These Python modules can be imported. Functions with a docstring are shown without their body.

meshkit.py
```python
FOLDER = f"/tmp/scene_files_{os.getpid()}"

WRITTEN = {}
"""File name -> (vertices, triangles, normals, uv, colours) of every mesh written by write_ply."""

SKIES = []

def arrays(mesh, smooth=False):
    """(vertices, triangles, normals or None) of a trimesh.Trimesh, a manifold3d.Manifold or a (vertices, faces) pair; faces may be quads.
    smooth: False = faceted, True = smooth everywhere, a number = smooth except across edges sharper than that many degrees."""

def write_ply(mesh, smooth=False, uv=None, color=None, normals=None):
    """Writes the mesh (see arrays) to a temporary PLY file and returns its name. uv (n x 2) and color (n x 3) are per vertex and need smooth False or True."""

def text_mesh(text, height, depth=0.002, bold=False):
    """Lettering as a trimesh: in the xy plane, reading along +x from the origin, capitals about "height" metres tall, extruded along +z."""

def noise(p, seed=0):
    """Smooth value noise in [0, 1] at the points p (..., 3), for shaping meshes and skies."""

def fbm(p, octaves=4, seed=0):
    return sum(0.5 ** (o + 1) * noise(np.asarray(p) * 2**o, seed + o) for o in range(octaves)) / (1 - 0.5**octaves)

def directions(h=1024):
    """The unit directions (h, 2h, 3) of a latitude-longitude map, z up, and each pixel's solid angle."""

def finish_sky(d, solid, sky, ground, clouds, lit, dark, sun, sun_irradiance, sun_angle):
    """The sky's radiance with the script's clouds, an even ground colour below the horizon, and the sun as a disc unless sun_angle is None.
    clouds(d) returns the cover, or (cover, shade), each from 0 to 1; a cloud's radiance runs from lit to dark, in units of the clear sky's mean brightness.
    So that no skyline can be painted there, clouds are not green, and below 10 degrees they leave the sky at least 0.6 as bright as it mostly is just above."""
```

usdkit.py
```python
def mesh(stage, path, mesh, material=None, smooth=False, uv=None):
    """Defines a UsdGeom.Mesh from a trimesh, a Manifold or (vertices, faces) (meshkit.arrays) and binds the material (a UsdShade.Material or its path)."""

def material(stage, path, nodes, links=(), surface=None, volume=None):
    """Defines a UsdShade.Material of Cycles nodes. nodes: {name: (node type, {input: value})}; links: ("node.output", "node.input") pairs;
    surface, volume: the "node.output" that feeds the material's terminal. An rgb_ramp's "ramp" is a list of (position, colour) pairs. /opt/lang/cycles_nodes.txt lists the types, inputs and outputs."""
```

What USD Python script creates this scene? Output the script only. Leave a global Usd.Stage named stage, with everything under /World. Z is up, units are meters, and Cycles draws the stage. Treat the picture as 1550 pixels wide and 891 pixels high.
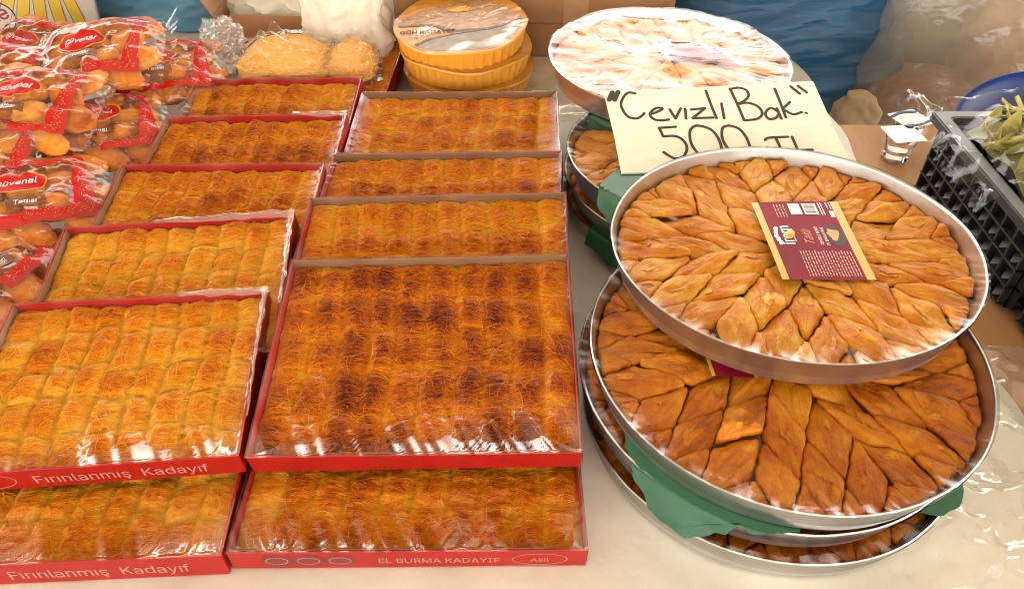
import math, sys
import numpy as np, trimesh, usdkit, meshkit
from pxr import Usd, UsdGeom, UsdLux, UsdShade, Gf, Sdf, Vt
from shapely.geometry import Polygon, LineString, Point, box as sbox
from shapely.ops import unary_union
from shapely import affinity

stage = Usd.Stage.CreateInMemory()
UsdGeom.SetStageUpAxis(stage, 'Z'); UsdGeom.SetStageMetersPerUnit(stage, 1.0)
UsdGeom.Xform.Define(stage, '/World'); UsdGeom.Scope.Define(stage, '/World/Looks')
T = Sdf.ValueTypeNames
PI = math.pi
TABLE = 0.75

# ------------------------------------------------------------------ camera, sky, sun, exposure
FPX, PITCH, EYE = 1150.0, math.radians(42), np.array([0, 0, 1.58])
EXPOSURE = 1.92
cam = UsdGeom.Camera.Define(stage, '/World/camera')
sp, cp = math.sin(PITCH), math.cos(PITCH)
cam.AddTransformOp().Set(Gf.Matrix4d(1, 0, 0, 0, 0, sp, cp, 0, 0, -cp, sp, 0, *EYE, 1))
cam.CreateHorizontalApertureAttr(36.0); cam.CreateFocalLengthAttr(36.0 * FPX / 1550); cam.CreateExposureAttr(EXPOSURE)
cam.CreateFStopAttr(0.0)
SUN_DIR = np.array([-0.45, -0.35, 1.0]); SUN_DIR /= np.linalg.norm(SUN_DIR)
sun = UsdLux.DistantLight.Define(stage, '/World/sun')
sun.CreateIntensityAttr(1.1); sun.CreateAngleAttr(0.5); sun.CreateNormalizeAttr(True); sun.CreateColorAttr(Gf.Vec3f(1.0, 0.95, 0.87))
zz = SUN_DIR; xx = np.cross([0, 1, 0], zz); xx /= np.linalg.norm(xx); yy = np.cross(zz, xx)
sun.AddTransformOp().Set(Gf.Matrix4d(*xx, 0, *yy, 0, *zz, 0, 0, 0, 0, 1))
elev, rot = math.asin(SUN_DIR[2]), math.atan2(SUN_DIR[0], SUN_DIR[1])
dome = UsdLux.DomeLight.Define(stage, '/World/sky')
SKY = usdkit.material(stage, '/World/Looks/sky', {
    's': ('sky_texture', {'sky_type': 'single_scattering', 'sun_disc': False, 'sun_elevation': elev, 'sun_rotation': rot}),
    'c': ('texture_coordinate', {}), 'n': ('noise_texture', {'scale': 2.2, 'detail': 5.0}),
    'r': ('rgb_ramp', {'ramp': [(0.25, (0.55, .55, .55)), (0.6, (1, 1, 1))]}),
    'm': ('mix_color', {'b': (12.0, 11.3, 10.2)}),
    'b': ('background_shader', {'strength': 0.15})},
    [('c.generated', 'n.vector'), ('n.fac', 'r.fac'), ('r.color', 'm.fac'), ('s.color', 'm.a'), ('m.result', 'b.color')], surface='b.background')
UsdShade.MaterialBindingAPI.Apply(dome.GetPrim()).Bind(SKY)

# ------------------------------------------------------------------ helpers
def at(px, py, Z):
    a, b = (px - 775) / FPX, (445.5 - py) / FPX
    t = (Z - EYE[2]) / (-sp + b * cp)
    return np.array([a * t, (cp + b * sp) * t, Z])

def Rm(rx, ry, rz):
    rx, ry, rz = map(math.radians, (rx, ry, rz)); c, s = math.cos, math.sin
    X = np.array([[1, 0, 0], [0, c(rx), -s(rx)], [0, s(rx), c(rx)]]); Y = np.array([[c(ry), 0, s(ry)], [0, 1, 0], [-s(ry), 0, c(ry)]])
    return np.array([[c(rz), -s(rz), 0], [s(rz), c(rz), 0], [0, 0, 1]]) @ Y @ X

_names = {}
def numbered(parent, name):
    k = _names.get((parent, name), 0); _names[(parent, name)] = k + 1
    return f'{parent}/{name}' if k == 0 else f'{parent}/{name}_{k:03d}'

def tag(p, label=None, cat=None, group=None, kind=None):
    p = p.GetPrim() if hasattr(p, 'GetPrim') else p
    for k, v in (('label', label), ('category', cat), ('group', group), ('kind', kind)):
        if v: p.SetCustomDataByKey(k, v)
    return p

def thing(name, label, cat, loc=(0, 0, 0), R=None, group=None):
    x = UsdGeom.Xform.Define(stage, numbered('/World', name))
    R = np.eye(3) if R is None else R
    m = np.eye(4); m[:3, :3] = R.T; m[3, :3] = loc
    x.AddTransformOp().Set(Gf.Matrix4d(*m.ravel()))
    tag(x, label, cat, group)
    return x

def part(parent, name, mesh, mat, smooth=30, label=None, prim=None, kind=None):
    """prim: {primvar: per-vertex value}; needs smooth True or False"""
    path = numbered(str(parent.GetPath()) if parent else '/World', name)
    m = usdkit.mesh(stage, path, mesh, mat, smooth)
    for k, v in (prim or {}).items():
        v = np.asarray(v, np.float32)
        UsdGeom.PrimvarsAPI(m).CreatePrimvar(k, T.Color3fArray, 'vertex').Set(Vt.Vec3fArray.FromNumpy(np.stack([v] * 3, 1) if v.ndim == 1 else v))
    tag(m, label, None, None, kind)
    return m

def curves(parent, name, pts, width, mat, bake=None, kind='stuff'):
    """pts: n x k x 3"""
    n, k = pts.shape[:2]
    c = UsdGeom.BasisCurves.Define(stage, numbered(str(parent.GetPath()), name))
    c.CreateTypeAttr('linear'); c.CreatePointsAttr(Vt.Vec3fArray.FromNumpy(pts.reshape(-1, 3).astype(np.float32)))
    c.CreateCurveVertexCountsAttr(Vt.IntArray.FromNumpy(np.full(n, k, np.int32)))
    w = np.broadcast_to(np.asarray(width, np.float32).reshape(-1, 1), (n, k)).ravel().copy()
    c.CreateWidthsAttr(Vt.FloatArray.FromNumpy(w)); c.SetWidthsInterpolation('vertex')
    if bake is not None:
        UsdGeom.PrimvarsAPI(c).CreatePrimvar('bake', T.Color3fArray, 'vertex').Set(Vt.Vec3fArray.FromNumpy(np.repeat(bake.reshape(-1, 1), 3, 1).astype(np.float32)))
    UsdShade.MaterialBindingAPI.Apply(c.GetPrim()).Bind(mat)
    tag(c, kind=kind)
    return c

cat = trimesh.util.concatenate
def bx(x0, x1, y0, y1, z0, z1):
    return trimesh.creation.box(bounds=[[x0, y0, z0], [x1, y1, z1]])
def rbx(x0, x1, y0, y1, z0, z1, r=.002):
    """box with chamfered edges"""
    p = []
    for sx in (0, 1):
        for sy in (0, 1):
            for sz in (0, 1):
                c = np.array([(x0, x1)[sx], (y0, y1)[sy], (z0, z1)[sz]], float); d = np.array([1 - 2 * sx, 1 - 2 * sy, 1 - 2 * sz]) * r
                for k in range(3):
                    q = c + d; q[k] = c[k]; p.append(q)
    return trimesh.convex.convex_hull(np.array(p))
def grid(nu, nv, fn):
    """fn(u, v) -> x, y, z arrays on a (nu+1) x (nv+1) grid of [0, 1]^2"""
    u, v = np.meshgrid(np.linspace(0, 1, nu + 1), np.linspace(0, 1, nv + 1), indexing='ij')
    p = np.stack(np.broadcast_arrays(*fn(u, v)), -1).reshape(-1, 3)
    i, j = np.meshgrid(np.arange(nu), np.arange(nv), indexing='ij'); a = (i * (nv + 1) + j).ravel()
    f = np.concatenate([np.stack([a, a + nv + 1, a + nv + 2], 1), np.stack([a, a + nv + 2, a + 1], 1)])
    return trimesh.Trimesh(p, f, process=False)
def lathe(profile, n=96):
    a = np.linspace(0, 2 * PI, n + 1)[:-1]; pr = np.asarray(profile, float); k = len(pr)
    v = np.stack([pr[None, :, 0] * np.cos(a)[:, None], pr[None, :, 0] * np.sin(a)[:, None], np.broadcast_to(pr[:, 1], (n, k))], -1).reshape(-1, 3)
    f = []
    for i in range(n):
        j = (i + 1) % n
        for q in range(k - 1):
            f += [[i * k + q, j * k + q, j * k + q + 1], [i * k + q, j * k + q + 1, i * k + q + 1]]
    return trimesh.Trimesh(v, np.array(f), process=False)
def tube(pts, r, sides=8):
    pts = np.asarray(pts, float); t = np.gradient(pts, axis=0); t /= np.linalg.norm(t, axis=1, keepdims=True) + 1e-12
    a = np.cross(t, np.where(np.abs(t[:, 2:]) < .9, [0, 0, 1.0], [1.0, 0, 0])); a /= np.linalg.norm(a, axis=1, keepdims=True) + 1e-12
    b = np.cross(t, a); g = np.linspace(0, 2 * PI, sides + 1)[:-1]
    v = (pts[:, None] + np.broadcast_to(r, (len(pts),))[:, None, None] * (np.cos(g)[None, :, None] * a[:, None] + np.sin(g)[None, :, None] * b[:, None])).reshape(-1, 3)
    f = []
    n = len(pts)
    for i in range(n - 1):
        for j in range(sides):
            k = (j + 1) % sides
            f += [[i * sides + j, i * sides + k, (i + 1) * sides + k], [i * sides + j, (i + 1) * sides + k, (i + 1) * sides + j]]
    for j in range(1, sides - 1):
        f += [[0, j + 1, j], [(n - 1) * sides, (n - 1) * sides + j, (n - 1) * sides + j + 1]]
    return trimesh.Trimesh(v, np.array(f), process=False)
def flat(poly, z=0.0, fine=None, thick=0.0):
    """a shapely polygon as a sheet; fine: longest edge"""
    ms = []
    for g in getattr(poly, 'geoms', [poly]):
        if g.is_empty or g.area < 1e-9: continue
        if thick: m = trimesh.creation.extrude_polygon(g, thick, engine='earcut')
        else:
            v, f = trimesh.creation.triangulate_polygon(g, engine='earcut'); m = trimesh.Trimesh(np.c_[v, np.zeros(len(v))], f, process=False)
            if len(m.faces) and m.face_normals[:, 2].mean() < 0: m.invert()
        if fine: m = trimesh.Trimesh(*trimesh.remesh.subdivide_to_size(m.vertices, m.faces, fine), process=False)
        m.apply_translation([0, 0, z]); ms.append(m)
    return cat(ms)
def text(s, h, x=0, y=0, ang=0, slant=0.0, bold=False, depth=.0004, center=True):
    m = meshkit.text_mesh(s, h, depth, bold)
    if center: m.apply_translation([-m.bounds[:, 0].mean(), -h / 2, 0])
    v = m.vertices.copy(); v[:, 0] += slant * v[:, 1]; m.vertices = v
    m.apply_transform(trimesh.transformations.rotation_matrix(math.radians(ang), [0, 0, 1])); m.apply_translation([x, y, 0])
    return m
nz = lambda p, s=0: meshkit.noise(p, s) * 2 - 1
fb = lambda p, o=4, s=0: meshkit.fbm(p, o, s) * 2 - 1

# ------------------------------------------------------------------ materials
M = {}
def mat(name, color=(.5, .5, .5), rough=.5, var=0.0, vscale=20, bump=0.0, bscale=60, metallic=0.0, color2=None, spec=None, extra=None, detail=4.0, stretch=(1, 1, 1), sss=0, trans=0, coat=0):
    """principled with noise between color and color2, and noise bump"""
    c2 = color2 if color2 is not None else tuple(c * (1 - var) for c in color)
    pin = {'roughness': rough, 'metallic': metallic, 'base_color': color}
    if spec is not None: pin['specular_ior_level'] = spec
    if coat: pin['coat_weight'] = coat; pin['coat_roughness'] = .08
    nodes = {'c': ('texture_coordinate', {}), 'mp': ('mapping', {'scale': stretch}), 'p': ('principled_bsdf', pin)}
    links = [('c.object', 'mp.vector')]
    if color2 is not None or var:
        nodes['n'] = ('noise_texture', {'scale': vscale, 'detail': detail, 'roughness': .6})
        nodes['r'] = ('rgb_ramp', {'ramp': [(0.3, c2), (0.68, color)]})
        links += [('mp.vector', 'n.vector'), ('n.fac', 'r.fac'), ('r.color', 'p.base_color')]
    if bump:
        nodes['n2'] = ('noise_texture', {'scale': bscale, 'detail': 5.0, 'roughness': .6}); nodes['b'] = ('bump', {'strength': 1.0, 'distance': bump})
        links += [('mp.vector', 'n2.vector'), ('n2.fac', 'b.height'), ('b.normal', 'p.normal')]
    M[name] = usdkit.material(stage, '/World/Looks/' + name, nodes, links, surface='p.BSDF')
    return M[name]

def baked(name, stops, rough=.5, bump=.0006, bscale=300, stretch=(1, 1, 1), spec=.5, gain=.25, nscale=60, sss=0.0):
    """colour from the baking of each vertex, plus noise"""
    M[name] = usdkit.material(stage, '/World/Looks/' + name, {
        'a': ('attribute', {'attribute': 'bake'}), 'c': ('texture_coordinate', {}), 'mp': ('mapping', {'scale': stretch}),
        'n': ('noise_texture', {'scale': nscale, 'detail': 5.0, 'roughness': .65}), 'mr': ('map_range', {'from_min': .25, 'from_max': .75, 'to_min': -gain, 'to_max': gain}),
        'ad': ('math', {'math_type': 'add'}), 'r': ('rgb_ramp', {'ramp': stops}),
        'n2': ('noise_texture', {'scale': bscale, 'detail': 4.0, 'roughness': .7}), 'b': ('bump', {'strength': 1.0, 'distance': bump}),
        'p': ('principled_bsdf', {'roughness': rough, 'specular_ior_level': spec})},
        [('c.object', 'mp.vector'), ('mp.vector', 'n.vector'), ('n.fac', 'mr.value'), ('a.fac', 'ad.value1'), ('mr.result', 'ad.value2'), ('ad.value', 'r.fac'),
         ('r.color', 'p.base_color'), ('mp.vector', 'n2.vector'), ('n2.fac', 'b.height'), ('b.normal', 'p.normal')], surface='p.BSDF')

def film(name, ior=1.5, rough=.05, tint=(.97, .97, .97), bscale=40, bump=.002, stretch=(1, 1, 1), milk=0.0, milk_color=(.8, .8, .8), glint=(1, 1, 1), taut=False):
    """thin clear plastic: see-through with a fresnel gloss; milk: share of scattering plastic"""
    nodes = {'c': ('texture_coordinate', {}), 'mp': ('mapping', {'scale': stretch}), 'n': ('noise_texture', {'scale': bscale, 'detail': 3.0, 'roughness': .55, 'distortion': .6}),
             'b': ('bump', {'strength': 1.0, 'distance': bump}), 'lw': ('layer_weight', {'blend': .5}), 'pw': ('math', {'math_type': 'power', 'value2': 5.0}), 'f': ('map_range', {'to_min': ((ior - 1) / (ior + 1)) ** 2, 'to_max': 1.0}), 't': ('transparent_bsdf', {'color': tint}),
             'g': ('glossy_bsdf', {'roughness': rough, 'color': glint}), 'm': ('mix_closure', {})}
    links = [('c.object', 'mp.vector'), ('mp.vector', 'n.vector'), ('n.fac', 'b.height'), ('lw.facing', 'pw.value1'), ('pw.value', 'f.value'), ('b.normal', 'g.normal'), ('f.result', 'm.fac'), ('g.BSDF', 'm.closure2')]
    if taut:      # where the film sticks to syrupy pastry it has no air gap and little gloss
        nodes['ta'] = ('attribute', {'attribute': 'taut'}); links += [('ta.color', 'g.color')]
    if milk:
        nodes['d'] = ('diffuse_bsdf', {'color': milk_color}); nodes['tl'] = ('translucent_bsdf', {'color': milk_color}); nodes['dm'] = ('mix_closure', {'fac': .45}); nodes['mm'] = ('mix_closure', {'fac': milk})
        links += [('d.BSDF', 'dm.closure1'), ('tl.BSDF', 'dm.closure2'), ('t.BSDF', 'mm.closure1'), ('dm.closure', 'mm.closure2'), ('mm.closure', 'm.closure1')]
    else:
        links += [('t.BSDF', 'm.closure1')]
    M[name] = usdkit.material(stage, '/World/Looks/' + name, nodes, links, surface='m.closure')

KAD = [(0.0, (.91, .52, .055)), (.18, (.87, .375, .010)), (.38, (.82, .26, .003)), (.64, (.55, .118, .0025)), (.86, (.25, .036, .0015)), (1.0, (.11, .015, .001))]
baked('shredded_pastry', KAD, rough=.5, bump=.0020, bscale=190, stretch=(.22, 3.2, 1), gain=.22, nscale=150, spec=.12)
baked('pale_pastry', [(0, (.80, .45, .12)), (.4, (.66, .28, .045)), (1, (.30, .10, .012))], rough=.55, bump=.0012, bscale=160, gain=.12, nscale=70, spec=.12)
baked('pastry_strand', KAD, rough=.45, bump=0.0, gain=.13, nscale=120, spec=.2)
M['phyllo'] = usdkit.material(stage, '/World/Looks/phyllo', {
    'a': ('attribute', {'attribute': 'bake'}), 'c': ('texture_coordinate', {}),
    'n': ('noise_texture', {'scale': 24, 'detail': 5.0, 'roughness': .62}), 'mr': ('map_range', {'from_min': .25, 'from_max': .75, 'to_min': -.24, 'to_max': .24}),
    'n3': ('noise_texture', {'scale': 42, 'detail': 2.0, 'roughness': .5, 'distortion': 1.6}), 's3': ('math', {'math_type': 'subtract', 'value2': .5}), 'ab': ('math', {'math_type': 'absolute'}), 'ln': ('map_range', {'from_min': 0, 'from_max': .035, 'to_min': .11, 'to_max': 0.0, 'clamp': True}),
    'ad': ('math', {'math_type': 'add'}), 'ad2': ('math', {'math_type': 'add'}), 'r': ('rgb_ramp', {'ramp': [(0.0, (.88, .50, .07)), (.3, (.76, .28, .012)), (.6, (.56, .145, .005)), (.85, (.30, .058, .003)), (1.0, (.12, .022, .003))]}),
    'n2': ('noise_texture', {'scale': 75, 'detail': 5.0, 'roughness': .65, 'distortion': .8}), 'bs': ('math', {'math_type': 'multiply_add', 'value2': -1.6}), 'b': ('bump', {'strength': 1.0, 'distance': .0016}),
    'g': ('attribute', {'attribute': 'grain'}), 'gm': ('mapping', {'scale': (26, 150, 1)}), 'gn': ('noise_texture', {'scale': 1.0, 'detail': 4.0, 'roughness': .6, 'distortion': .5}), 'gr': ('map_range', {'from_min': .3, 'from_max': .7, 'to_min': -.13, 'to_max': .13}), 'ad3': ('math', {'math_type': 'add'}), 'bg': ('math', {'math_type': 'multiply_add', 'value2': 1.3}),
    'p': ('principled_bsdf', {'roughness': .36, 'specular_ior_level': .32})},
    [('g.vector', 'gm.vector'), ('gm.vector', 'gn.vector'), ('gn.fac', 'gr.value'), ('gr.result', 'ad3.value2'), ('gn.fac', 'bg.value1'), ('c.object', 'n.vector'), ('n.fac', 'mr.value'), ('a.fac', 'ad.value1'), ('mr.result', 'ad.value2'), ('c.object', 'n3.vector'), ('n3.fac', 's3.value1'), ('s3.value', 'ab.value1'), ('ab.value', 'ln.value'),
     ('ad.value', 'ad2.value1'), ('ln.result', 'ad2.value2'), ('ad2.value', 'ad3.value1'), ('ad3.value', 'r.fac'), ('r.color', 'p.base_color'), ('c.object', 'n2.vector'), ('ln.result', 'bs.value1'), ('n2.fac', 'bs.value3'), ('bs.value', 'bg.value3'), ('bg.value', 'b.height'), ('b.normal', 'p.normal')], surface='p.BSDF')
baked('fried_dough', [(0.0, (.72, .34, .045)), (.4, (.56, .165, .010)), (.8, (.27, .055, .004)), (1.0, (.13, .022, .003))], rough=.42, spec=.3, bump=.0012, bscale=80, gain=.25, nscale=40)
mat('red_board', (.44, .010, .007), .45, spec=.3, var=.2, vscale=14, bump=.0003, bscale=60)
mat('brown_board', (.30, .145, .062), .75, var=.25, vscale=18, bump=.0003, bscale=120)
mat('red_print', (.44, .008, .005), .55, spec=.15, var=.1, vscale=30)
mat('pale_print', (.64, .27, .21), .5, var=.25, vscale=80)
mat('gold_print', (.55, .24, .03), .35, var=.25, vscale=120)
mat('brown_print', (.16, .045, .018), .4, var=.2, vscale=60)
mat('grey_print', (.42, .35, .29), .45, color2=(.30, .2, .13), vscale=50, detail=7.0)
mat('white_print', (.82, .78, .72), .5)
mat('black_ink', (.022, .014, .010), .6, var=.4, vscale=120)
mat('aluminium', (.64, .625, .61), .30, metallic=1.0, var=.12, vscale=30, bump=.00025, bscale=50)
mat('syrup', (.36, .14, .018), .15, var=.3, vscale=25)
mat('sign_card', (.80, .735, .60), .8, color2=(.70, .63, .50), vscale=16, bump=.0007, bscale=22, stretch=(1.2, 3, 1))
mat('green_card', (.012, .085, .032), .5, var=.25, vscale=25, bump=.0003, bscale=40)
mat('cloth', (.66, .615, .535), .38, color2=(.56, .51, .43), vscale=9, bump=.0016, bscale=16)
mat('brown_top', (.46, .235, .095), .42, color2=(.35, .165, .062), vscale=5, bump=.0002, bscale=40, stretch=(3, .6, 1))
mat('carton', (.33, .165, .07), .8, color2=(.25, .12, .05), vscale=7, bump=.0004, bscale=60)
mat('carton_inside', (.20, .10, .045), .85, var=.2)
mat('tape', (.42, .24, .12), .25, var=.15)
mat('maroon_print', (.13, .002, .012), .6, color2=(.22, .003, .022), vscale=9, spec=.2)
mat('gold_strip', (.50, .32, .035), .32, var=.2, vscale=30)
mat('orange_plastic', (.74, .33, .035), .36)
mat('lid_picture', (.62, .36, .20), .4, color2=(.46, .22, .09), vscale=45, detail=8.0)
mat('black_plastic', (.012, .013, .015), .42, var=.3, vscale=30, bump=.0003, bscale=90)
mat('grey_rim', (.13, .14, .15), .4, var=.3, vscale=30)
mat('blue_plastic', (.012, .05, .30), .35, var=.15)
mat('blue_weave', (.030, .125, .26), .5, color2=(.014, .060, .14), vscale=5, bump=.014, bscale=9, stretch=(.5, .7, 1.9))
mat('blue_weave_faded', (.11, .29, .44), .5, color2=(.05, .16, .28), vscale=5, bump=.004, bscale=12, stretch=(.6, .7, 1.7))
mat('beige_sack', (.40, .29, .18), .7, color2=(.30, .20, .12), vscale=8, bump=.003, bscale=12)
mat('yellow_sack', (.52, .30, .09), .5, color2=(.42, .23, .07), vscale=9, bump=.003, bscale=14, stretch=(.6, .6, 2))
mat('pink_grain', (.46, .24, .15), .6, color2=(.28, .13, .08), vscale=45, bump=.004, bscale=70)
mat('white_bag_inside', (.70, .62, .50), .6, var=.15, vscale=7, bump=.003, bscale=10)
mat('banana_yellow', (.55, .36, .02), .5, var=.15, vscale=20)
mat('carton_white', (.50, .48, .44), .6, var=.15)
mat('carton_pink', (.42, .05, .08), .5, var=.15)
mat('dull_red', (.22, .02, .02), .5)
mat('paving', (.16, .15, .14), .8, var=.3, vscale=3, bump=.004, bscale=40)
mat('wood_leg', (.30, .18, .09), .7, var=.3, vscale=12)
mat('foil_lid', (.85, .85, .86), .22, metallic=.85, var=.08, vscale=60, bump=.0008, bscale=60)
M['leaf'] = usdkit.material(stage, '/World/Looks/leaf', {
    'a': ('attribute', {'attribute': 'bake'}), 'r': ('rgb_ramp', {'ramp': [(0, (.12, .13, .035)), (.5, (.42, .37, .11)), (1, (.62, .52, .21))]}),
    'p': ('principled_bsdf', {'roughness': .45}), 't': ('translucent_bsdf', {}), 'm': ('mix_closure', {'fac': .25})},
    [('a.fac', 'r.fac'), ('r.color', 'p.base_color'), ('r.color', 't.color'), ('p.BSDF', 'm.closure1'), ('t.BSDF', 'm.closure2')], surface='m.closure')
M['canvas'] = usdkit.material(stage, '/World/Looks/canvas', {
    'd': ('diffuse_bsdf', {'color': (.25, .215, .17)}), 't': ('translucent_bsdf', {'color': (.17, .14, .10)}), 'm': ('mix_closure', {'fac': .5})},
    [('d.BSDF', 'm.closure1'), ('t.BSDF', 'm.closure2')], surface='m.closure')
film('cling_film', 2.3, .09, (.985, .98, .97), 26, .0010, taut=True)
film('tray_film', 2.2, .08, (.985, .98, .97), 20, .0010, taut=True)
film('foil_film', 1.55, .09, (.93, .90, .90), 16, .0016, stretch=(.8, 1.3, 1))
film('bag_film', 1.5, .04, (.985, .98, .97), 26, .0010)
film('leaf_film', 1.45, .06, (.98, .98, .97), 26, .003)
film('clear_plastic', 1.9, .08, (.95, .94, .92), 22, .003, milk=.08, milk_color=(.8, .76, .68))
film('milky_plastic', 1.5, .2, (.74, .68, .60), 16, .010, milk=.38, milk_color=(.34, .29, .235))
film('white_plastic', 1.5, .25, (.8, .78, .74), 20, .02, milk=.9, milk_color=(.86, .80, .68))
film('cup_plastic', 1.5, .03, (.97, .97, .97), 30, .0002)
M['water'] = usdkit.material(stage, '/World/Looks/water', {'p': ('principled_bsdf', {'transmission_weight': 1.0, 'roughness': 0.02, 'ior': 1.33, 'base_color': (.98, .98, .98)})}, surface='p.BSDF')

# ------------------------------------------------------------------ setting: ground, tables, cloth, awning
g = part(None, 'ground', bx(-60, 60, -60, 60, -.2, 0), M['paving']); tag(g, kind='structure')

t = thing('market_table', 'long market table with a brown top under the sweets', 'table', (0, 0, 0))
part(t, 'tabletop', rbx(-1.6, 1.45, .36, 1.474, TABLE - .035, TABLE, .003), M['brown_top'])
for x in (-1.5, 1.35):
    for y in (.42, 1.41): part(t, 'leg', rbx(x, x + .05, y, y + .05 - .02, 0, TABLE - .037, .003), M['wood_leg'])
t = thing('market_table', 'second market table behind, carrying the cartons and orange tubs', 'table', (0, 0, 0))
part(t, 'tabletop', rbx(-1.6, .60, 1.482, 2.12, TABLE - .035, TABLE, .003), M['brown_top'])
for x in (-1.5, .5):
    for y in (1.53, 2.03): part(t, 'leg', rbx(x, x + .05, y, y + .05 - .02, 0, TABLE - .037, .003), M['wood_leg'])

def cloth_fn(u, v):
    x = -1.58 + u * 2.28; y = .355 + v * 1.60
    x = x + .006 * np.sin(v * 40) * (u > .9)
    z = TABLE + .004 + .0022 * np.clip(fb(np.stack([x * 9, y * 9, 0 * x], -1), 4, 3), -.4, 1) + .0012
    return x, y, z
cl = part(None, 'tablecloth', grid(150, 110, cloth_fn), M['cloth'], True)
tag(cl, 'beige plastic-coated cloth spread over the table under the boxes and trays', 'tablecloth')

t = thing('stall_awning', 'cream canvas awning stretched on poles above the stall', 'awning', (0, 0, 0))
part(t, 'canvas', grid(24, 24, lambda u, v: (-5.4 + 10.8 * u, -3.0 + 6.25 * v, 2.40 + .25 * np.sin(PI * u) + .02 * np.sin(v * 20))), M['canvas'], True)
for x in (-5.35, 5.35):
    for y in (-2.95, 3.2): part(t, 'pole', tube([[x, y, 0], [x, y, 2.41]], .022), M['aluminium'])

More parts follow.
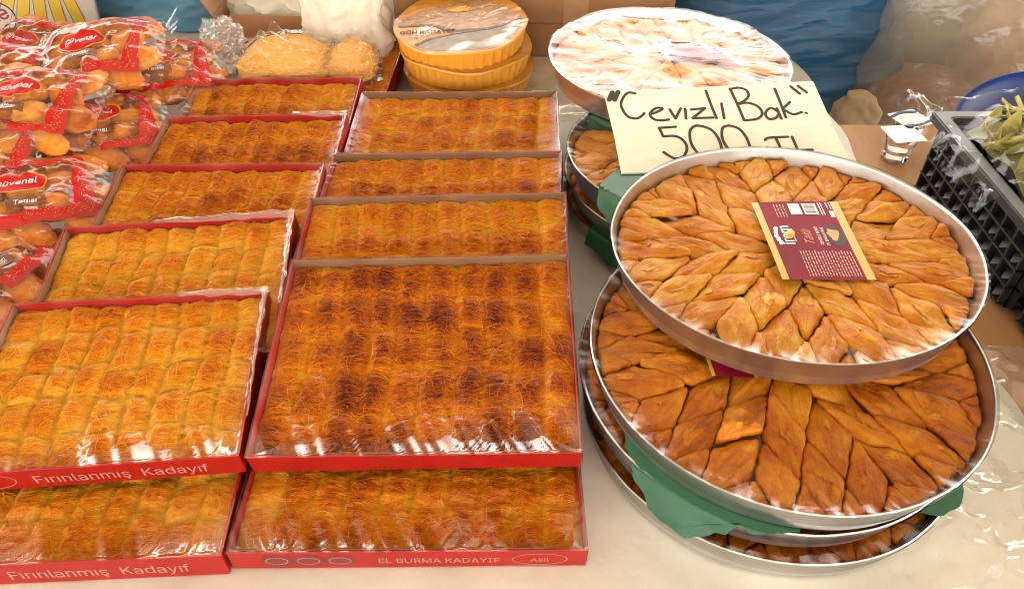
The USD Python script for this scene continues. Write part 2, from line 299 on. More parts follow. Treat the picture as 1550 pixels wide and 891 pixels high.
# ------------------------------------------------------------------ kadayif boxes
def kadayif_box(name, label, W, D, loc, rot, nc, nr, bake, seed, H=.042, lettering=None, rear_red=True, strands=280, group='red trays of shredded pastry', crumple=1.0, dome_tops=1.0, fold=0):
    rs = np.random.RandomState(seed)
    t = thing(name, label, 'pastry box', loc, Rm(*rot), group)
    th = .0024; w2, d2 = W / 2, D / 2
    part(t, 'base', bx(-w2 + th, w2 - th, -d2 + th, d2 - th, -H, -H + .003), M['brown_board'])
    red, br = M['red_board'], M['brown_board']
    def wall(nm, b, m=red, lab=None, bow=1.0):
        q = rbx(*b, .0009); q = trimesh.Trimesh(*trimesh.remesh.subdivide_to_size(q.vertices, q.faces, .03), process=False); v = q.vertices.copy()
        kx, ky = np.clip(1 - (2 * v[:, 0] / W) ** 2, 0, 1), np.clip(1 - (2 * v[:, 1] / D) ** 2, 0, 1); up = (v[:, 2] + H) / H
        if b[1] - b[0] > .05: v[:, 1] -= np.sign(v[:, 1]) * kx * up * bow * (.0016 + .0016 * nz(np.c_[v[:, 0] * 16, 0 * v[:, :2] + seed], seed)); v[:, 2] += up * .0009 * nz(np.c_[v[:, 0] * 22, 0 * v[:, :2] + seed + 3], seed)
        else: v[:, 0] -= np.sign(v[:, 0]) * ky * up * (.0016 + .0016 * nz(np.c_[v[:, 1] * 16, 0 * v[:, :2] + seed], seed)); v[:, 2] += up * .0009 * nz(np.c_[v[:, 1] * 22, 0 * v[:, :2] + seed + 3], seed)
        return part(t, nm, trimesh.Trimesh(v, q.faces, process=False), m, 30, lab)
    wall('side_panel', (-w2, -w2 + th, -d2 + th + .0003, d2 - th - .0003, -H, 0)); wall('side_panel', (w2 - th, w2, -d2 + th + .0003, d2 - th - .0003, -H, 0))
    if rear_red: part(None or t, 'brown_lining', bx(-w2 + th + .0016, -w2 + th + .0028, -d2 + th + .001, d2 - th - .001, -H + .004, -.0008), br)
    if rear_red: wall('rear_panel', (-w2, w2, d2 - th, d2, -H, .0006))
    else:
        rp = wall('rear_panel', (-w2, w2, d2 - .0015, d2, -H, -.0006), bow=0); part(rp, 'brown_lining', bx(-w2 + th + .0005, w2 - th - .0005, d2 - th - .001, d2 - .0018, -H + .004, .0009), br)
    fp = wall('front_panel', (-w2, w2, -d2, -d2 + th, -H, .0006), bow=0 if lettering or not rear_red else 1)
    if not rear_red: part(fp, 'brown_lining', bx(-w2 + th + .0005, w2 - th - .0005, -d2 + th + .0003, -d2 + th + .0015, -H + .004, .0002), br)
    if lettering:
        for s, x, h, kind in lettering:
            m = text(s, h, x, 0, bold=False, depth=.0003)
            m.apply_transform(trimesh.transformations.rotation_matrix(PI / 2, [1, 0, 0])); m.apply_translation([0, -d2 - .0004, -H * .52])
            part(fp, 'lettering', m, M['pale_print'], False)
    def onfront(poly, nm, mt, l=.0005):
        m = flat(poly); v = m.vertices; part(fp, nm, trimesh.Trimesh(np.c_[v[:, 0], np.full(len(v), -d2 - l), v[:, 1] - H * .5], m.faces, process=False), M[mt], False)
    ell = lambda x, rx, ry: affinity.translate(affinity.scale(Point(0, 0).buffer(1, 24), rx, ry), x, 0)
    if lettering is EL:
        for k in range(3): onfront(ell(-.150 + .036 * k, .019, .013), 'medallion', 'dull_red', .0004); onfront(ell(-.150 + .036 * k, .013, .008).difference(ell(-.150 + .036 * k, .0118, .0068)), 'medallion_ring', 'pale_print', .0007)
        onfront(ell(.150, .032, .013).difference(ell(.150, .0307, .0117)), 'oval_ring', 'pale_print'); 
    if lettering is FK: onfront(ell(-.115, .030, .015).difference(ell(-.115, .0288, .0138)), 'oval_ring', 'pale_print')
    if fold:
        def fd(u, v):
            x = -w2 + W * (1 - fold) + u * W * fold + .002; r_ = nz(np.stack([x * 70, v * 5, 0 * x + seed], -1), seed); 
            return x + .003 * r_, d2 + .003 - v * .017 * (.5 + .5 * u) + .003 * nz(np.stack([x * 40, v * 2, 0 * x + 3], -1), seed), .003 + .005 * u * np.sin(PI * v) * (1 + .5 * r_) + .0022 * r_ * u
        part(t, 'film_fold', grid(90, 9, fd), M['clear_plastic'], True)
        def fs(u, v):
            y = d2 - u * D * .8; r_ = nz(np.stack([y * 70, v * 5, 0 * y + seed], -1), seed); return w2 + .002 - v * .010 * (1 - u) + .002 * r_, y, .003 + .004 * (1 - u) * np.sin(PI * v) * (1 + .5 * r_)
        part(t, 'film_fold', grid(60, 7, fs), M['clear_plastic'], True)
    # the shredded rolls
    ix0, ix1, iy0, iy1 = -w2 + th + .001, w2 - th - .001, -d2 + th + .001, d2 - th - .001
    xb = np.linspace(ix0, ix1, nc + 1); xb[1:-1] += rs.uniform(-.0035, .0035, nc - 1)
    yb = np.array([np.linspace(iy0, iy1, nr + 1) for _ in range(nc)]); yb[:, 1:-1] += rs.uniform(-.009, .009, (nc, nr - 1))
    wob = lambda x, y: .0035 * np.sin(y * 31 + seed) * (1 - (2 * x / W) ** 8)
    cell_top = rs.uniform(-.004, .0022, (nc, nr)) - .0075
    cb = bake + rs.uniform(-.12, .12, (nc, nr)); cb[-1] -= .16; cb[0] -= .10
    if rs.rand() < .5: cb[:, 0] -= .08
    skew = rs.uniform(-.25, .25, (nc, nr))
    def field(x, y):
        """height and baking of the pastry anywhere in the box"""
        x, y = np.broadcast_arrays(x, y); x0 = x - wob(x, y)
        i = np.clip(np.searchsorted(xb, x0) - 1, 0, nc - 1); u = np.clip((x0 - xb[i]) / (xb[i + 1] - xb[i]), 0, 1)
        ys = y + .004 * np.sin(x0 * 57 + i * 2.1 + seed)
        j = np.clip((ys[..., None] > yb[i][..., 1:-1]).sum(-1), 0, nr - 1); ya, yc = yb[i, j], yb[i, j + 1]; v = np.clip((ys - ya) / (yc - ya), 0, 1)
        du = np.clip(1 - np.abs(2 * u - 1) ** 2.4, 0, 1) ** .8; dv = np.clip(1 - np.abs(2 * v - 1) ** 2.6, 0, 1) ** .9
        q = np.stack([x, y, 0 * x], -1)
        n = fb(q * [60, 115, 1] + [0, 0, seed], 3, seed); n2 = fb(q * 24 + [0, 0, seed + 9], 3, seed + 5)
        z = cell_top[i, j] * .45 - .0045 - .0090 * (1 - du * (.40 + .60 * dv)) + .0030 * n + .0030 * n2 - .007 * np.exp(-np.clip(y - iy0, 0, 1) / .018)
        dk = (du * .78 + .22) * (dv * .62 + .38)
        b = cb[i, j] - .35 + .60 * dk + .19 * n2 + .05 * n
        return z, np.clip(b, .02, .98)
    NU, NV = 10, 12
    P, B = [], []
    for i in range(nc):
        for j in range(nr):
            st = {}
            def fn(u, v):
                x0 = xb[i] + u * (xb[i + 1] - xb[i]); y = yb[i, j] + v * (yb[i, j + 1] - yb[i, j]); y = np.clip(y - .004 * np.sin(x0 * 57 + i * 2.1 + seed), iy0, iy1)
                x = x0 + wob(x0, y)
                xe, ye = xb[i] + np.clip(u, .03, .97) * (xb[i + 1] - xb[i]), y
                z, b = field(xe + wob(xe, y), ye); st['b'] = b
                edge = (u < .001) | (u > .999) | (v < .001) | (v > .999)
                return x, y, np.where(edge, z - .0006, z)
            m = grid(NU, NV, fn)
            part(t, 'pastry_roll', m, M['shredded_pastry'], True, prim={'bake': np.clip(st['b'].ravel() + .10, 0, 1)})
    n = strands * nc * nr; k = 7
    s_ = np.linspace(-1, 1, k)[None]
    stray = rs.rand(n, 1) < .10
    x0 = rs.uniform(ix0 + .003, ix1 - .003, (n, 1)); y0 = rs.uniform(iy0 + .002, iy1 - .002, (n, 1))
    comb = .55 * nz(np.concatenate([x0 * 22, y0 * 22, 0 * x0 + seed], 1), seed + 2)[:, None]       # locks of strands that lie together
    L = rs.uniform(.007, .020, (n, 1)); ang = np.where(stray, rs.uniform(0, PI, (n, 1)), comb * .6 + rs.normal(0, .11, (n, 1)))
    curl = rs.normal(0, .0016, (n, 1)) * np.where(stray, 1.8, 1.0); c2 = rs.normal(0, .0009, (n, 1))
    off = curl * (s_ ** 2 - .3) + c2 * np.sin(s_ * 4)
    X = np.clip(x0 + s_ * L * np.cos(ang) - off * np.sin(ang), ix0, ix1); Y = np.clip(y0 + s_ * L * np.sin(ang) + off * np.cos(ang), iy0, iy1)
    z, b = field(X, Y)
    lift = np.where(stray, .0010 + .0008 * rs.rand(n, 1), .0003 + .0007 * rs.rand(n, 1)) - .0005 * np.abs(s_)
    P = np.stack([X, Y, z + lift], -1); B = np.clip(b + rs.normal(-.03, .135, (n, 1)) - .10 * stray, 0, 1)
    curves(t, 'pastry_strands', P, rs.uniform(.0005, .0009, n), M['pastry_strand'], B)
    # cling film: over the top, down the walls
    def top(u, v):
        x = -w2 - .001 + u * (W + .002); y = -d2 - .001 + v * (D + .002)
        ex = np.minimum(x + w2, w2 - x); ey1 = y + d2; ey2 = d2 - y; e = np.minimum(np.minimum(ex, ey2), ey1)
        zf_, _ = field(np.clip(x, ix0, ix1), np.clip(y, iy0, iy1)); rest = np.maximum(zf_ + .0012, -.0150 + 0 * x)
        tent = np.maximum(-math.tan(math.radians(13.5 + rot[0])) * ey1 - .0005, -.30 * np.minimum(ex, ey2) - .0005); sag = np.maximum(np.minimum(rest, -.002), tent); sag = np.where(e < .0035, .0002, sag)
        fr = np.exp(-np.clip(ey1, 0, 1) / .028) * (ey1 > .0035)
        sd = np.exp(-np.clip(ex, 0, 1) / .012) * (ex > .0035)
        r1 = np.abs(nz(np.stack([(x + .5 * (y + d2) * np.sin(x * 40 + seed)) * 130, y * 14, 0 * x + seed], -1), seed)); r2 = np.abs(nz(np.stack([x * 14, y * 120, 0 * x + seed], -1), seed + 1))
        z = .0012 + sag + crumple * (.0048 * fr * (r1 - .4) + .0022 * sd * (r2 - .4)) + .0006 * fb(np.stack([x * 22, y * 22, 0 * x + seed], -1), 3, seed)
        tn = nz(np.stack([x * 30, y * 30, 0 * x + seed], -1), seed + 3)
        tv['t'] = np.clip(1.5 * np.clip((nz(np.stack([(x + .5 * y) * 130, y * 8, 0 * x + seed], -1), seed + 8) * .75 + nz(np.stack([x * 14, 0 * x, 0 * x + seed], -1), seed + 11) * .6 + .26) * 2.4, .04, 1) * np.exp(-np.clip(ey1, 0, 1) / .032) + (.45 + .35 * tn) * np.exp(-np.minimum(ex, ey2) / .009) + .08 * np.clip(tn - .35, 0, 1), .015, 1)
        return x, y, z
    tv = {}
    m = [grid(int(W / .0024), int(D / .0028), top)]
    def skirt(ax, sgn):
        def fn(u, v):
            if ax == 'x':
                x = -w2 - .001 + u * (W + .002); y = sgn * (d2 + .001 + .0012 * np.abs(nz(np.stack([x * 90, v * 3, 0 * x + seed], -1), seed)) * v)
            else:
                y = -d2 - .001 + u * (D + .002); x = sgn * (w2 + .001 + .0012 * np.abs(nz(np.stack([y * 90, v * 3, 0 * y + seed], -1), seed)) * v)
            return x, y, .0012 - v * (H - .001)
        return grid(70, 5, fn)
    m += [skirt('x', -1), skirt('x', 1), skirt('y', -1), skirt('y', 1)]
    tq = np.full(sum(len(k.vertices) for k in m), .22); tq[:tv['t'].size] = tv['t'].ravel()
    part(t, 'cling_film', cat(m), M['cling_film'], True, prim={'taut': tq})
    return t

R_GRP, L_GRP = 'red trays in the right-hand column', 'red trays in the left-hand column'
EL = [('EL BURMA KADAYIF', .035, .0105, 0), ('Asil', .150, .009, 0)]
FK = [('Fırınlanmış  Kadayıf', .035, .016, 0)]
SPEC = [
 ('large box of shredded pastry farthest back in the right column, before the orange tubs', .402, .31, (-.1109, 1.2859, .8343), (3.02, -.82, -1.08), 10, 5, .34, 11, dict(rear_red=False, H=.037, group=R_GRP)),
 ('large box of shredded pastry second from the back in the right column', .410, .31, (-.1264, 1.0163, .850), (5.75, -3.4, -4.0), 10, 5, .36, 12, dict(rear_red=False, H=.037, group=R_GRP)),
 ('large box of shredded pastry third in the right column, just behind the darkest one', .412, .31, (-.122, .8578, .8593), (9.34, -2.29, -1.14), 10, 5, .38, 13, dict(rear_red=False, H=.037, group=R_GRP)),
 ('fully visible large red box with the darkest browned shredded pastry rolls', .397, .31, (-.117, .6899, .8679), (9.41, -1.43, .06), 10, 5, .62, 14, dict(rear_red=False, H=.037, group=R_GRP, strands=400, crumple=1.3)),
 ('large red box of browned shredded pastry frontmost in the right column, under the darkest one', .407, .31, (-.1201, .5972, .7974), (2.0, .6, .81), 10, 5, .44, 15, dict(rear_red=False, H=.037, group=R_GRP, lettering=EL, strands=380)),
 ('small red box of pastry farthest back in the left column, before two clear bags', .350, .27, (-.4936, 1.3565, .8275), (9.05, -1.68, -1.87), 9, 4, .34, 21, dict(group=L_GRP)),
 ('small red box of orange shredded pastry second from the back in the left column', .356, .27, (-.4982, 1.1874, .8357), (8.63, -2.13, -1.66), 9, 4, .44, 22, dict(group=L_GRP, fold=.3)),
 ('small red box of orange shredded pastry third from the back in the left column', .357, .27, (-.507, 1.0054, .8408), (8.48, -.78, -.56), 9, 5, .36, 23, dict(group=L_GRP)),
 ('small red box of pale yellow shredded pastry with crumpled film on its rear right corner', .357, .27, (-.5117, .8323, .8484), (8.43, -1.83, 4.41), 9, 5, .15, 24, dict(group=L_GRP, fold=.62)),
 ('skewed red box of golden shredded pastry whose whole top shows, largest of the left column', .350, .27, (-.5092, .6571, .8517), (5.16, .17, 5.2), 9, 5, .22, 25, dict(H=.038, group=L_GRP, fold=.35, lettering=FK, strands=380)),
 ('lowest red box of the left column, clearly lettered, at the lower left corner', .350, .27, (-.5063, .5615, .797), (0, 0, 2.8), 9, 5, .22, 26, dict(group=L_GRP, lettering=FK, strands=380)),
]
for lab, W, D, loc, rot, nc, nr, bk, seed, kw in SPEC:
    kadayif_box('pastry_box', lab, W, D, loc, rot, nc, nr, bk, seed, **kw)

# ------------------------------------------------------------------ round trays of baklava
TR = .238
def baklava_tray(label, loc, rot, spin, seed, bake=.38, filmed='tray_film', rings=6, MB=36, group='round trays of baklava', a=.066, wrinkle=1.0):
    rs = np.random.RandomState(seed)
    t = thing('baklava_tray', label, 'baklava tray', loc, Rm(*rot), group)
    prof = [(0, -.0455), (TR - .017, -.0455), (TR - .0145, -.044), (TR - .004, -.004), (TR - .0032, -.0008), (TR - .0015, .0006), (TR, -.0008), (TR - .0004, -.003), (TR - .002, -.0032), (TR - .0025, -.006), (TR - .0125, -.0462), (TR - .016, -.0478), (0, -.0478)]
    pm = lathe(prof, 160); v = pm.vertices.copy(); th_ = np.arctan2(v[:, 1], v[:, 0]); w_ = nz(np.c_[np.cos(th_) * 2.4, np.sin(th_) * 2.4, np.full(len(v), seed)], seed); w2_ = nz(np.c_[np.cos(th_) * 7, np.sin(th_) * 7, v[:, 2] * 30 + seed], seed + 1)
    edge = np.clip((np.hypot(v[:, 0], v[:, 1]) - .15) / .08, 0, 1); v[:, :2] *= (1 + edge * (.004 * w_ + .0018 * w2_))[:, None]; v[:, 2] += edge * .0009 * w_; pm = trimesh.Trimesh(v, pm.faces, process=False)
    part(t, 'pan', pm, M['aluminium'], 40)
    rp = TR - .0105
    part(t, 'syrup_bed', trimesh.creation.cylinder(rp, .006, sections=64, transform=trimesh.transformations.translation_matrix([0, 0, -.034])), M['syrup'])
    disc = Point(0, 0).buffer(rp, 48)
    FV, FB, FG_ = [], [], []
    nsec = 8; dth = 2 * PI / nsec
    for s in range(nsec):
        a0 = s * dth + math.radians(spin); u = np.array([math.cos(a0), math.sin(a0)]); w = np.array([math.cos(a0 + dth), math.sin(a0 + dth)])
        N = 6
        P = {}
        for i in range(N + 1):
            for j in range(N + 1):
                q = i * a * u + j * a * w
                q = q + (.009 if i + j else .0) * np.array([nz(np.array([q[0] * 22, q[1] * 22, seed * 1.7]), seed), nz(np.array([q[0] * 22, q[1] * 22, seed * 1.7 + 40]), seed)])
                P[i, j] = q
        for i in range(N):
            for j in range(N):
                poly = Polygon([P[i, j], P[i + 1, j], P[i + 1, j + 1], P[i, j + 1]])
                if not poly.is_valid: continue
                poly = poly.intersection(disc)
                if poly.is_empty or poly.geom_type != 'Polygon' or poly.area < 1.2e-4: continue
                poly = poly.buffer(-rs.choice([-.0003, .0001, .0003, .0012]), join_style=2)
                if poly.is_empty or poly.geom_type != 'Polygon': continue
                poly = poly.buffer(-.0025).buffer(.0025)
                if poly.is_empty or poly.geom_type != 'Polygon' or poly.area < 8e-5: continue
                c = np.array(poly.centroid.coords[0])
                L = poly.exterior.length
                ring = np.array([poly.exterior.interpolate(L * k / MB).coords[0] for k in range(MB)])
                ax = P[i + 1, j + 1] - P[i, j]; ax /= np.linalg.norm(ax) + 1e-9; pe = np.array([-ax[1], ax[0]])
                S = np.array([1.0, .985, .93, .84, .70, .54, .36, .18, 0.0] if MB > 20 else [1.0, .985, .93, .82, .62, .34, 0.0]); top = -.0155 + rs.uniform(-.004, .003); dome = rs.uniform(.0022, .0055)
                tilt = rs.normal(0, .07, 2)
                pa = np.arctan2(ring[:, 1] - c[1], ring[:, 0] - c[0]); pr = np.hypot(*(ring - c).T); o_ = np.argsort(pa); gid = rs.uniform(0, 9)
                def relief(q, sc):
                    q3 = np.c_[q * 32, np.full(len(q), seed * 3.1)]; l2 = q - c; lx, ly = l2 @ ax, l2 @ pe
                    z = top - dome * sc ** 3.2 + l2 @ tilt
                    ff = fb(np.c_[lx * 24 + i * 7, ly * 105 + j * 5, np.full(len(q), seed + s)], 3, seed); z = z + (.0030 * ff + .0024 * np.abs(ff)) * (1 - .4 * sc)   # long folds of the layers
                    tr_ = fb(np.c_[lx * 30 + i, ly * 46 + j, np.full(len(q), seed + 2 * s)], 2, seed + 4) * 4
                    return z + .0026 * fb(q3, 3, seed + 2) + .0013 * (np.round(tr_) + .25 * (tr_ - np.round(tr_)))
                def tone(q, sc): return bake + .10 * (1 - sc) + .22 * fb(np.c_[q * 22, np.full(len(q), 3.3)], 3, seed + 8)
                def grain(q): return np.c_[(q - c) @ ax, (q - c) @ pe, np.full(len(q), gid)]
                V, Bk, Gr = [], [], []
                for k, sc in enumerate(S):
                    q = c + (ring - c) * sc if sc > 0 else c[None]
                    z = relief(q, sc)
                    if k == 0: z = z - .006
                    if k == 1: z = z - .002
                    q = q + .0016 * np.stack([nz(np.c_[q * 130, np.full(len(q), 1.0 + s)], seed), nz(np.c_[q * 130, np.full(len(q), 7.0 + s)], seed)], 1) * (sc > .9)
                    V.append(np.c_[q, z]); Bk.append(tone(q, sc) - (.08 if k == 1 else 0) + (.12 if k == 0 else 0)); Gr.append(grain(q))
                # torn sheets of the top layers, curling up at one edge
                for _ in range(3 if MB > 20 else 1):
                    ca = rs.uniform(-.6, .6) * pr.max() * ax + rs.uniform(-.5, .5) * pr.min() * pe + c; la, lb_ = rs.uniform(.006, .016), rs.uniform(.003, .006); sg = rs.choice([-1, 1]); te = rs.normal(0, .4)
                    A1 = ax * math.cos(te) + pe * math.sin(te); A2 = sg * (pe * math.cos(te) - ax * math.sin(te))
                    uu, vv = np.meshgrid(np.linspace(-1, 1, 8), np.linspace(-1, 1, 6), indexing='ij'); rag = .35 * nz(np.stack([uu * 3.1, 0 * uu + gid, vv], -1), seed)
                    q = (ca + (uu * (1 - .45 * (vv > .3) * np.abs(uu)))[..., None] * la * A1 + ((vv + (vv > .5) * rag))[..., None] * lb_ * A2).reshape(-1, 2)
                    d = np.hypot(*(q - c).T); Rr = np.interp(np.arctan2(q[:, 1] - c[1], q[:, 0] - c[0]), pa[o_], pr[o_], period=2 * PI); sc = d / Rr
                    if sc.max() > .93: continue
                    lift = .0003 + .0016 * np.clip((vv.ravel() + .2) / 1.2, 0, 1) ** 2 * rs.uniform(.5, 1.2)
                    FV.append(np.c_[q, relief(q, sc) + lift]); FB.append(np.clip(tone(q, sc) + rs.uniform(-.22, .05) , 0, 1)); FG_.append(grain(q))
                off = rs.uniform(-.08, .08)
                Fc = []
                for k in range(len(S) - 2):
                    for m_ in range(MB):
                        n_ = (m_ + 1) % MB; A = k * MB
                        Fc += [[A + m_, A + n_, A + MB + n_], [A + m_, A + MB + n_, A + MB + m_]]
                A = (len(S) - 2) * MB
                for m_ in range(MB): Fc.append([A + m_, A + (m_ + 1) % MB, A + MB])
                V = np.concatenate(V); m = trimesh.Trimesh(V, Fc, process=False)
                if m.face_normals[:, 2].mean() < 0: m.invert()
                part(t, 'baklava_piece', m, M['phyllo'], True, prim={'bake': np.clip(np.concatenate(Bk) + off, 0, 1), 'grain': np.concatenate(Gr)})
    i_, j_ = np.meshgrid(np.arange(7), np.arange(5), indexing='ij'); a_ = (i_ * 6 + j_).ravel(); ft = np.concatenate([np.stack([a_, a_ + 6, a_ + 7], 1), np.stack([a_, a_ + 7, a_ + 1], 1)])
    part(t, 'torn_flakes', trimesh.Trimesh(np.concatenate(FV), np.concatenate([ft + 48 * k for k in range(len(FV))]), process=False), M['phyllo'], True, prim={'bake': np.concatenate(FB), 'grain': np.concatenate(FG_)}, kind='stuff')
    # film
    foil = filmed == 'foil_film'
    def fn(u, v):
        r = u * (TR + .0012); th_ = v * 2 * PI; x, y = r * np.cos(th_), r * np.sin(th_); e = TR - r
        sag = (-.0062 * (1 - np.exp(-np.clip(e, 0, 1) / .035)) - .002) if foil else (-.0115 * (1 - np.exp(-np.clip(e, 0, 1) / .028)) - .002 + .0022 * fb(np.stack([x * 34, y * 34, 0 * x + seed], -1), 3, seed + 6) * np.clip(e / .03, 0, 1))
        k = np.exp(-np.clip(e, 0, 1) / (.09 if foil else .03)) * (e > .003)
        rad = np.abs(nz(np.stack([np.cos(th_) * (16 if foil else 30), np.sin(th_) * (16 if foil else 30), r * 5], -1), seed)) - .4
        wid = .5 + .5 * nz(np.stack([np.cos(th_) * 1.5, np.sin(th_) * 1.5, 0 * r + seed], -1), seed + 3)
        z = .0034 + sag + wrinkle * (.0060 if foil else .0040) * k * rad * wid + (.0105 if foil else .0008) * fb(np.stack([x * (9 if foil else 12), y * (12 if foil else 24), 0 * x + seed], -1), 3, seed)
        return x, y, z
    m = grid(56, 420, fn); e = TR - np.hypot(m.vertices[:, 0], m.vertices[:, 1]); pn = nz(np.c_[m.vertices[:, :2] * 9, np.full(len(e), seed)], seed + 9); an = nz(np.c_[m.vertices[:, :2] * 3.2, np.full(len(e), seed)], seed + 12)
    th_ = np.arctan2(m.vertices[:, 1], m.vertices[:, 0]); st_ = nz(np.c_[np.cos(th_) * 34, np.sin(th_) * 34, e * 26], seed + 14)
    tq = np.clip(np.exp(-np.clip(e, 0, 1) / .016) * (.45 + .7 * an) * np.clip(.25 + 1.6 * st_, 0, 1.3) + .2 * np.clip(pn - .45, 0, 1), .015, 1)
    sk = lathe([(TR + .0012, .0012), (TR + .0008, -.006), (TR - .006, -.028)], 120)
    part(t, 'cling_film', cat([m, sk]), M[filmed], True, prim={'taut': np.r_[tq, np.full(len(sk.vertices), .3)]})
    return t

FG, RG = 'trays of the front baklava stack', 'trays of the rear baklava stack'
TRAYS = {
 'T1': baklava_tray('topmost round baklava tray of the front stack, with the maroon and gold label', (.372, .807, .958), (-1.5, -1.8, 0), 5, 31, .24, group=FG),
 'T2': baklava_tray('round tray of darker baklava directly under the labelled tray', (.335, .654, .910), (1.0, -.4, 0), 21, 32, .46, group=FG),
 'T3': baklava_tray('third round tray down in the front stack, its edge showing behind the green card', (.325, .664, .858), (1.2, .8, 0), 10, 33, .5, MB=16, group=FG),
 'T4': baklava_tray('lowest round tray of the front stack, standing on the beige cloth', (.333, .656, .803), (-.6, -.3, 0), 33, 34, .6, MB=16, group=FG),
 'RT1': baklava_tray('round tray behind the sign, covered in shiny white-glinting film', (.311, 1.436, .926), (-.2, 1.0, 0), 12, 35, .3, 'foil_film', MB=18, group=RG),
 'RT2': baklava_tray('round tray of light baklava below the left end of the sign', (.334, 1.144, .888), (-3.7, .3, 0), 40, 36, .26, MB=18, group=RG),
 'RT3': baklava_tray('round tray second from the bottom in the rear stack', (.333, 1.157, .840), (-.6, -.4, 0), 17, 37, .4, MB=14, group=RG),
 'RT4': baklava_tray('bottom round tray of the rear stack, on the cloth behind the front stack', (.332, 1.166, .797), (-.2, -.2, 0), 2, 38, .4, MB=14, group=RG),
}

# label on the top tray, between pastry and film
def to_local(t, p):
    m = np.array(UsdGeom.Xformable(t).GetLocalTransformation())
    return (np.append(p, 1) @ np.linalg.inv(m))[:3]
def paper_label(t, corners, zloc, full=True):
    """corners: TL, TR, BR, BL in the tray's own xy; returns the label. Local frame: a along TL->TR, b along TL->BL."""
    c = np.array(corners)[:, :2]
    def mp(m, lift):
        v = m.vertices.copy(); a, b = v[:, 0], v[:, 1]
        p = c[0][None] * ((1 - a) * (1 - b))[:, None] + c[1][None] * (a * (1 - b))[:, None] + c[2][None] * (a * b)[:, None] + c[3][None] * ((1 - a) * b)[:, None]
        o = trimesh.Trimesh(np.c_[p, zloc + .0012 * np.sin(a * 3 + b * 2) + lift], m.faces, process=False)
        if o.face_normals[:, 2].mean() < 0: o.invert()
        return o
    q = lambda a0, a1, b0, b1: flat(sbox(a0, b0, a1, b1), fine=.12)
    lb = part(t, 'paper_label', mp(q(.075, .905, 0, 1), 0), M['maroon_print'], True)
    part(lb, 'gold_strip', mp(q(0, .075, 0, 1), .0000), M['gold_strip'], True); part(lb, 'gold_strip', mp(q(.905, 1, 0, 1), .0000), M['gold_strip'], True)
    if not full: return lb
    asp = np.linalg.norm(c[1] - c[0]) / np.linalg.norm(c[3] - c[0])
    def up(s, h, a, b, bold=False, slant=0.0):      # lettering reading upwards (towards b = 0), tops towards a = 0; h in units of a
        m = meshkit.text_mesh(s, 1.0, .02, bold); v = m.vertices.copy(); v[:, 0] += slant * v[:, 1]
        v[:, 0] -= v[:, 0].mean(); v[:, 1] -= .5
        top = v[:, 2] > .01
        fsel = top[m.faces].all(1); ff = m.faces[fsel]; aa = a - v[:, 1] * h; bb = b - v[:, 0] * h * asp
        return trimesh.Trimesh(np.c_[aa, bb, 0 * aa], ff, process=False)
    def pr(nm, m, mt, l=.0004): part(lb, nm, mp(m, l), M[mt], False)
    pr('brand_lettering', up('irem', .125, .235, .47, True), 'white_print')
    # sprig above the lettering
    lv = []
    for k in range(5):
        e = affinity.rotate(affinity.scale(Point(0, 0).buffer(1, 8), .022, .032), 35); lv.append(affinity.translate(e, .125 + .012 * abs(k - 2), .38 + k * .045))
    pr('sprig_print', flat(unary_union(lv)), 'white_print')
    pr('small_lettering', up('CEVİZLİ BURO', .034, .60, .47), 'white_print'); pr('small_lettering', up('EV BAKLAVASI', .034, .665, .47), 'white_print')
    pr('script_lettering', up('Tatlı', .10, .47, .48, False, .5), 'gold_print')
    el = affinity.translate(affinity.scale(Point(0, 0).buffer(1, 24), .105, .135), .79, .47)
    pr('plate_print', flat(el), 'black_ink', .0003)
    rs = np.random.RandomState(3)
    bl = unary_union([affinity.translate(affinity.rotate(affinity.scale(Point(0, 0).buffer(1, 6), rs.uniform(.02, .035), rs.uniform(.02, .04)), rs.uniform(0, 90)), .775 + rs.uniform(-.05, .045), .46 + rs.uniform(-.07, .06)) for _ in range(16)])
    pr('pastry_print', flat(bl), 'gold_print', .0006)
    pr('white_panel', q(.40, .53, .035, .19), 'white_print'); pr('white_panel', q(.56, .72, .035, .19), 'white_print'); pr('white_panel', q(.845, .895, .14, .22), 'white_print')
    bars = [sbox(.575, .05 + k * .009, .70, .05 + k * .009 + rs.choice([.0025, .0045])) for k in range(14)]
    pr('barcode', flat(unary_union(bars)), 'black_ink', .0006)
    def block(a0, a1, b0, b1, n):      # rows of print too small to read
        out = []
        for k in range(n):
            a_ = a0 + (a1 - a0) * (k + .5) / n; b_ = b0 + rs.uniform(0, .05) * (b1 - b0)
            while b_ < b1:
                l = rs.uniform(.012, .05); out.append(sbox(a_ - .0065, b_, a_ + .0065, min(b_ + l, b1))); b_ += l + .010
        return unary_union(out)
    pr('fine_print', flat(block(.22, .36, .04, .22, 4)), 'pale_print'); pr('fine_print', flat(block(.74, .80, .02, .2, 2)), 'white_print'); pr('fine_print', flat(block(.83, .9, .02, .11, 2)), 'white_print')
    pr('fine_print', flat(block(.30, .88, .66, .965, 18)), 'pale_print'); pr('fine_print', flat(block(.28, .36, .38, .55, 1)), 'white_print')
    return lb
zl = -.0082
crn = []
for px, py in ((1138, 303), (1267, 305), (1326, 426), (1184, 424)):
    p = at(px, py, .9505); crn.append(to_local(TRAYS['T1'], p))
paper_label(TRAYS['T1'], crn, zl)
crn = []
for px, py in ((1035, 450), (1130, 452), (1150, 569), (1078, 567)):
    p = at(px, py, .9025); crn.append(to_local(TRAYS['T2'], p))
paper_label(TRAYS['T2'], crn, zl, False)
crn = []
for px, py in ((985, 62), (1085, 66), (1130, 96), (1010, 92)):
    p = at(px, py, .917); crn.append(to_local(TRAYS['RT1'], p))
paper_label(TRAYS['RT1'], crn, -.009, False)

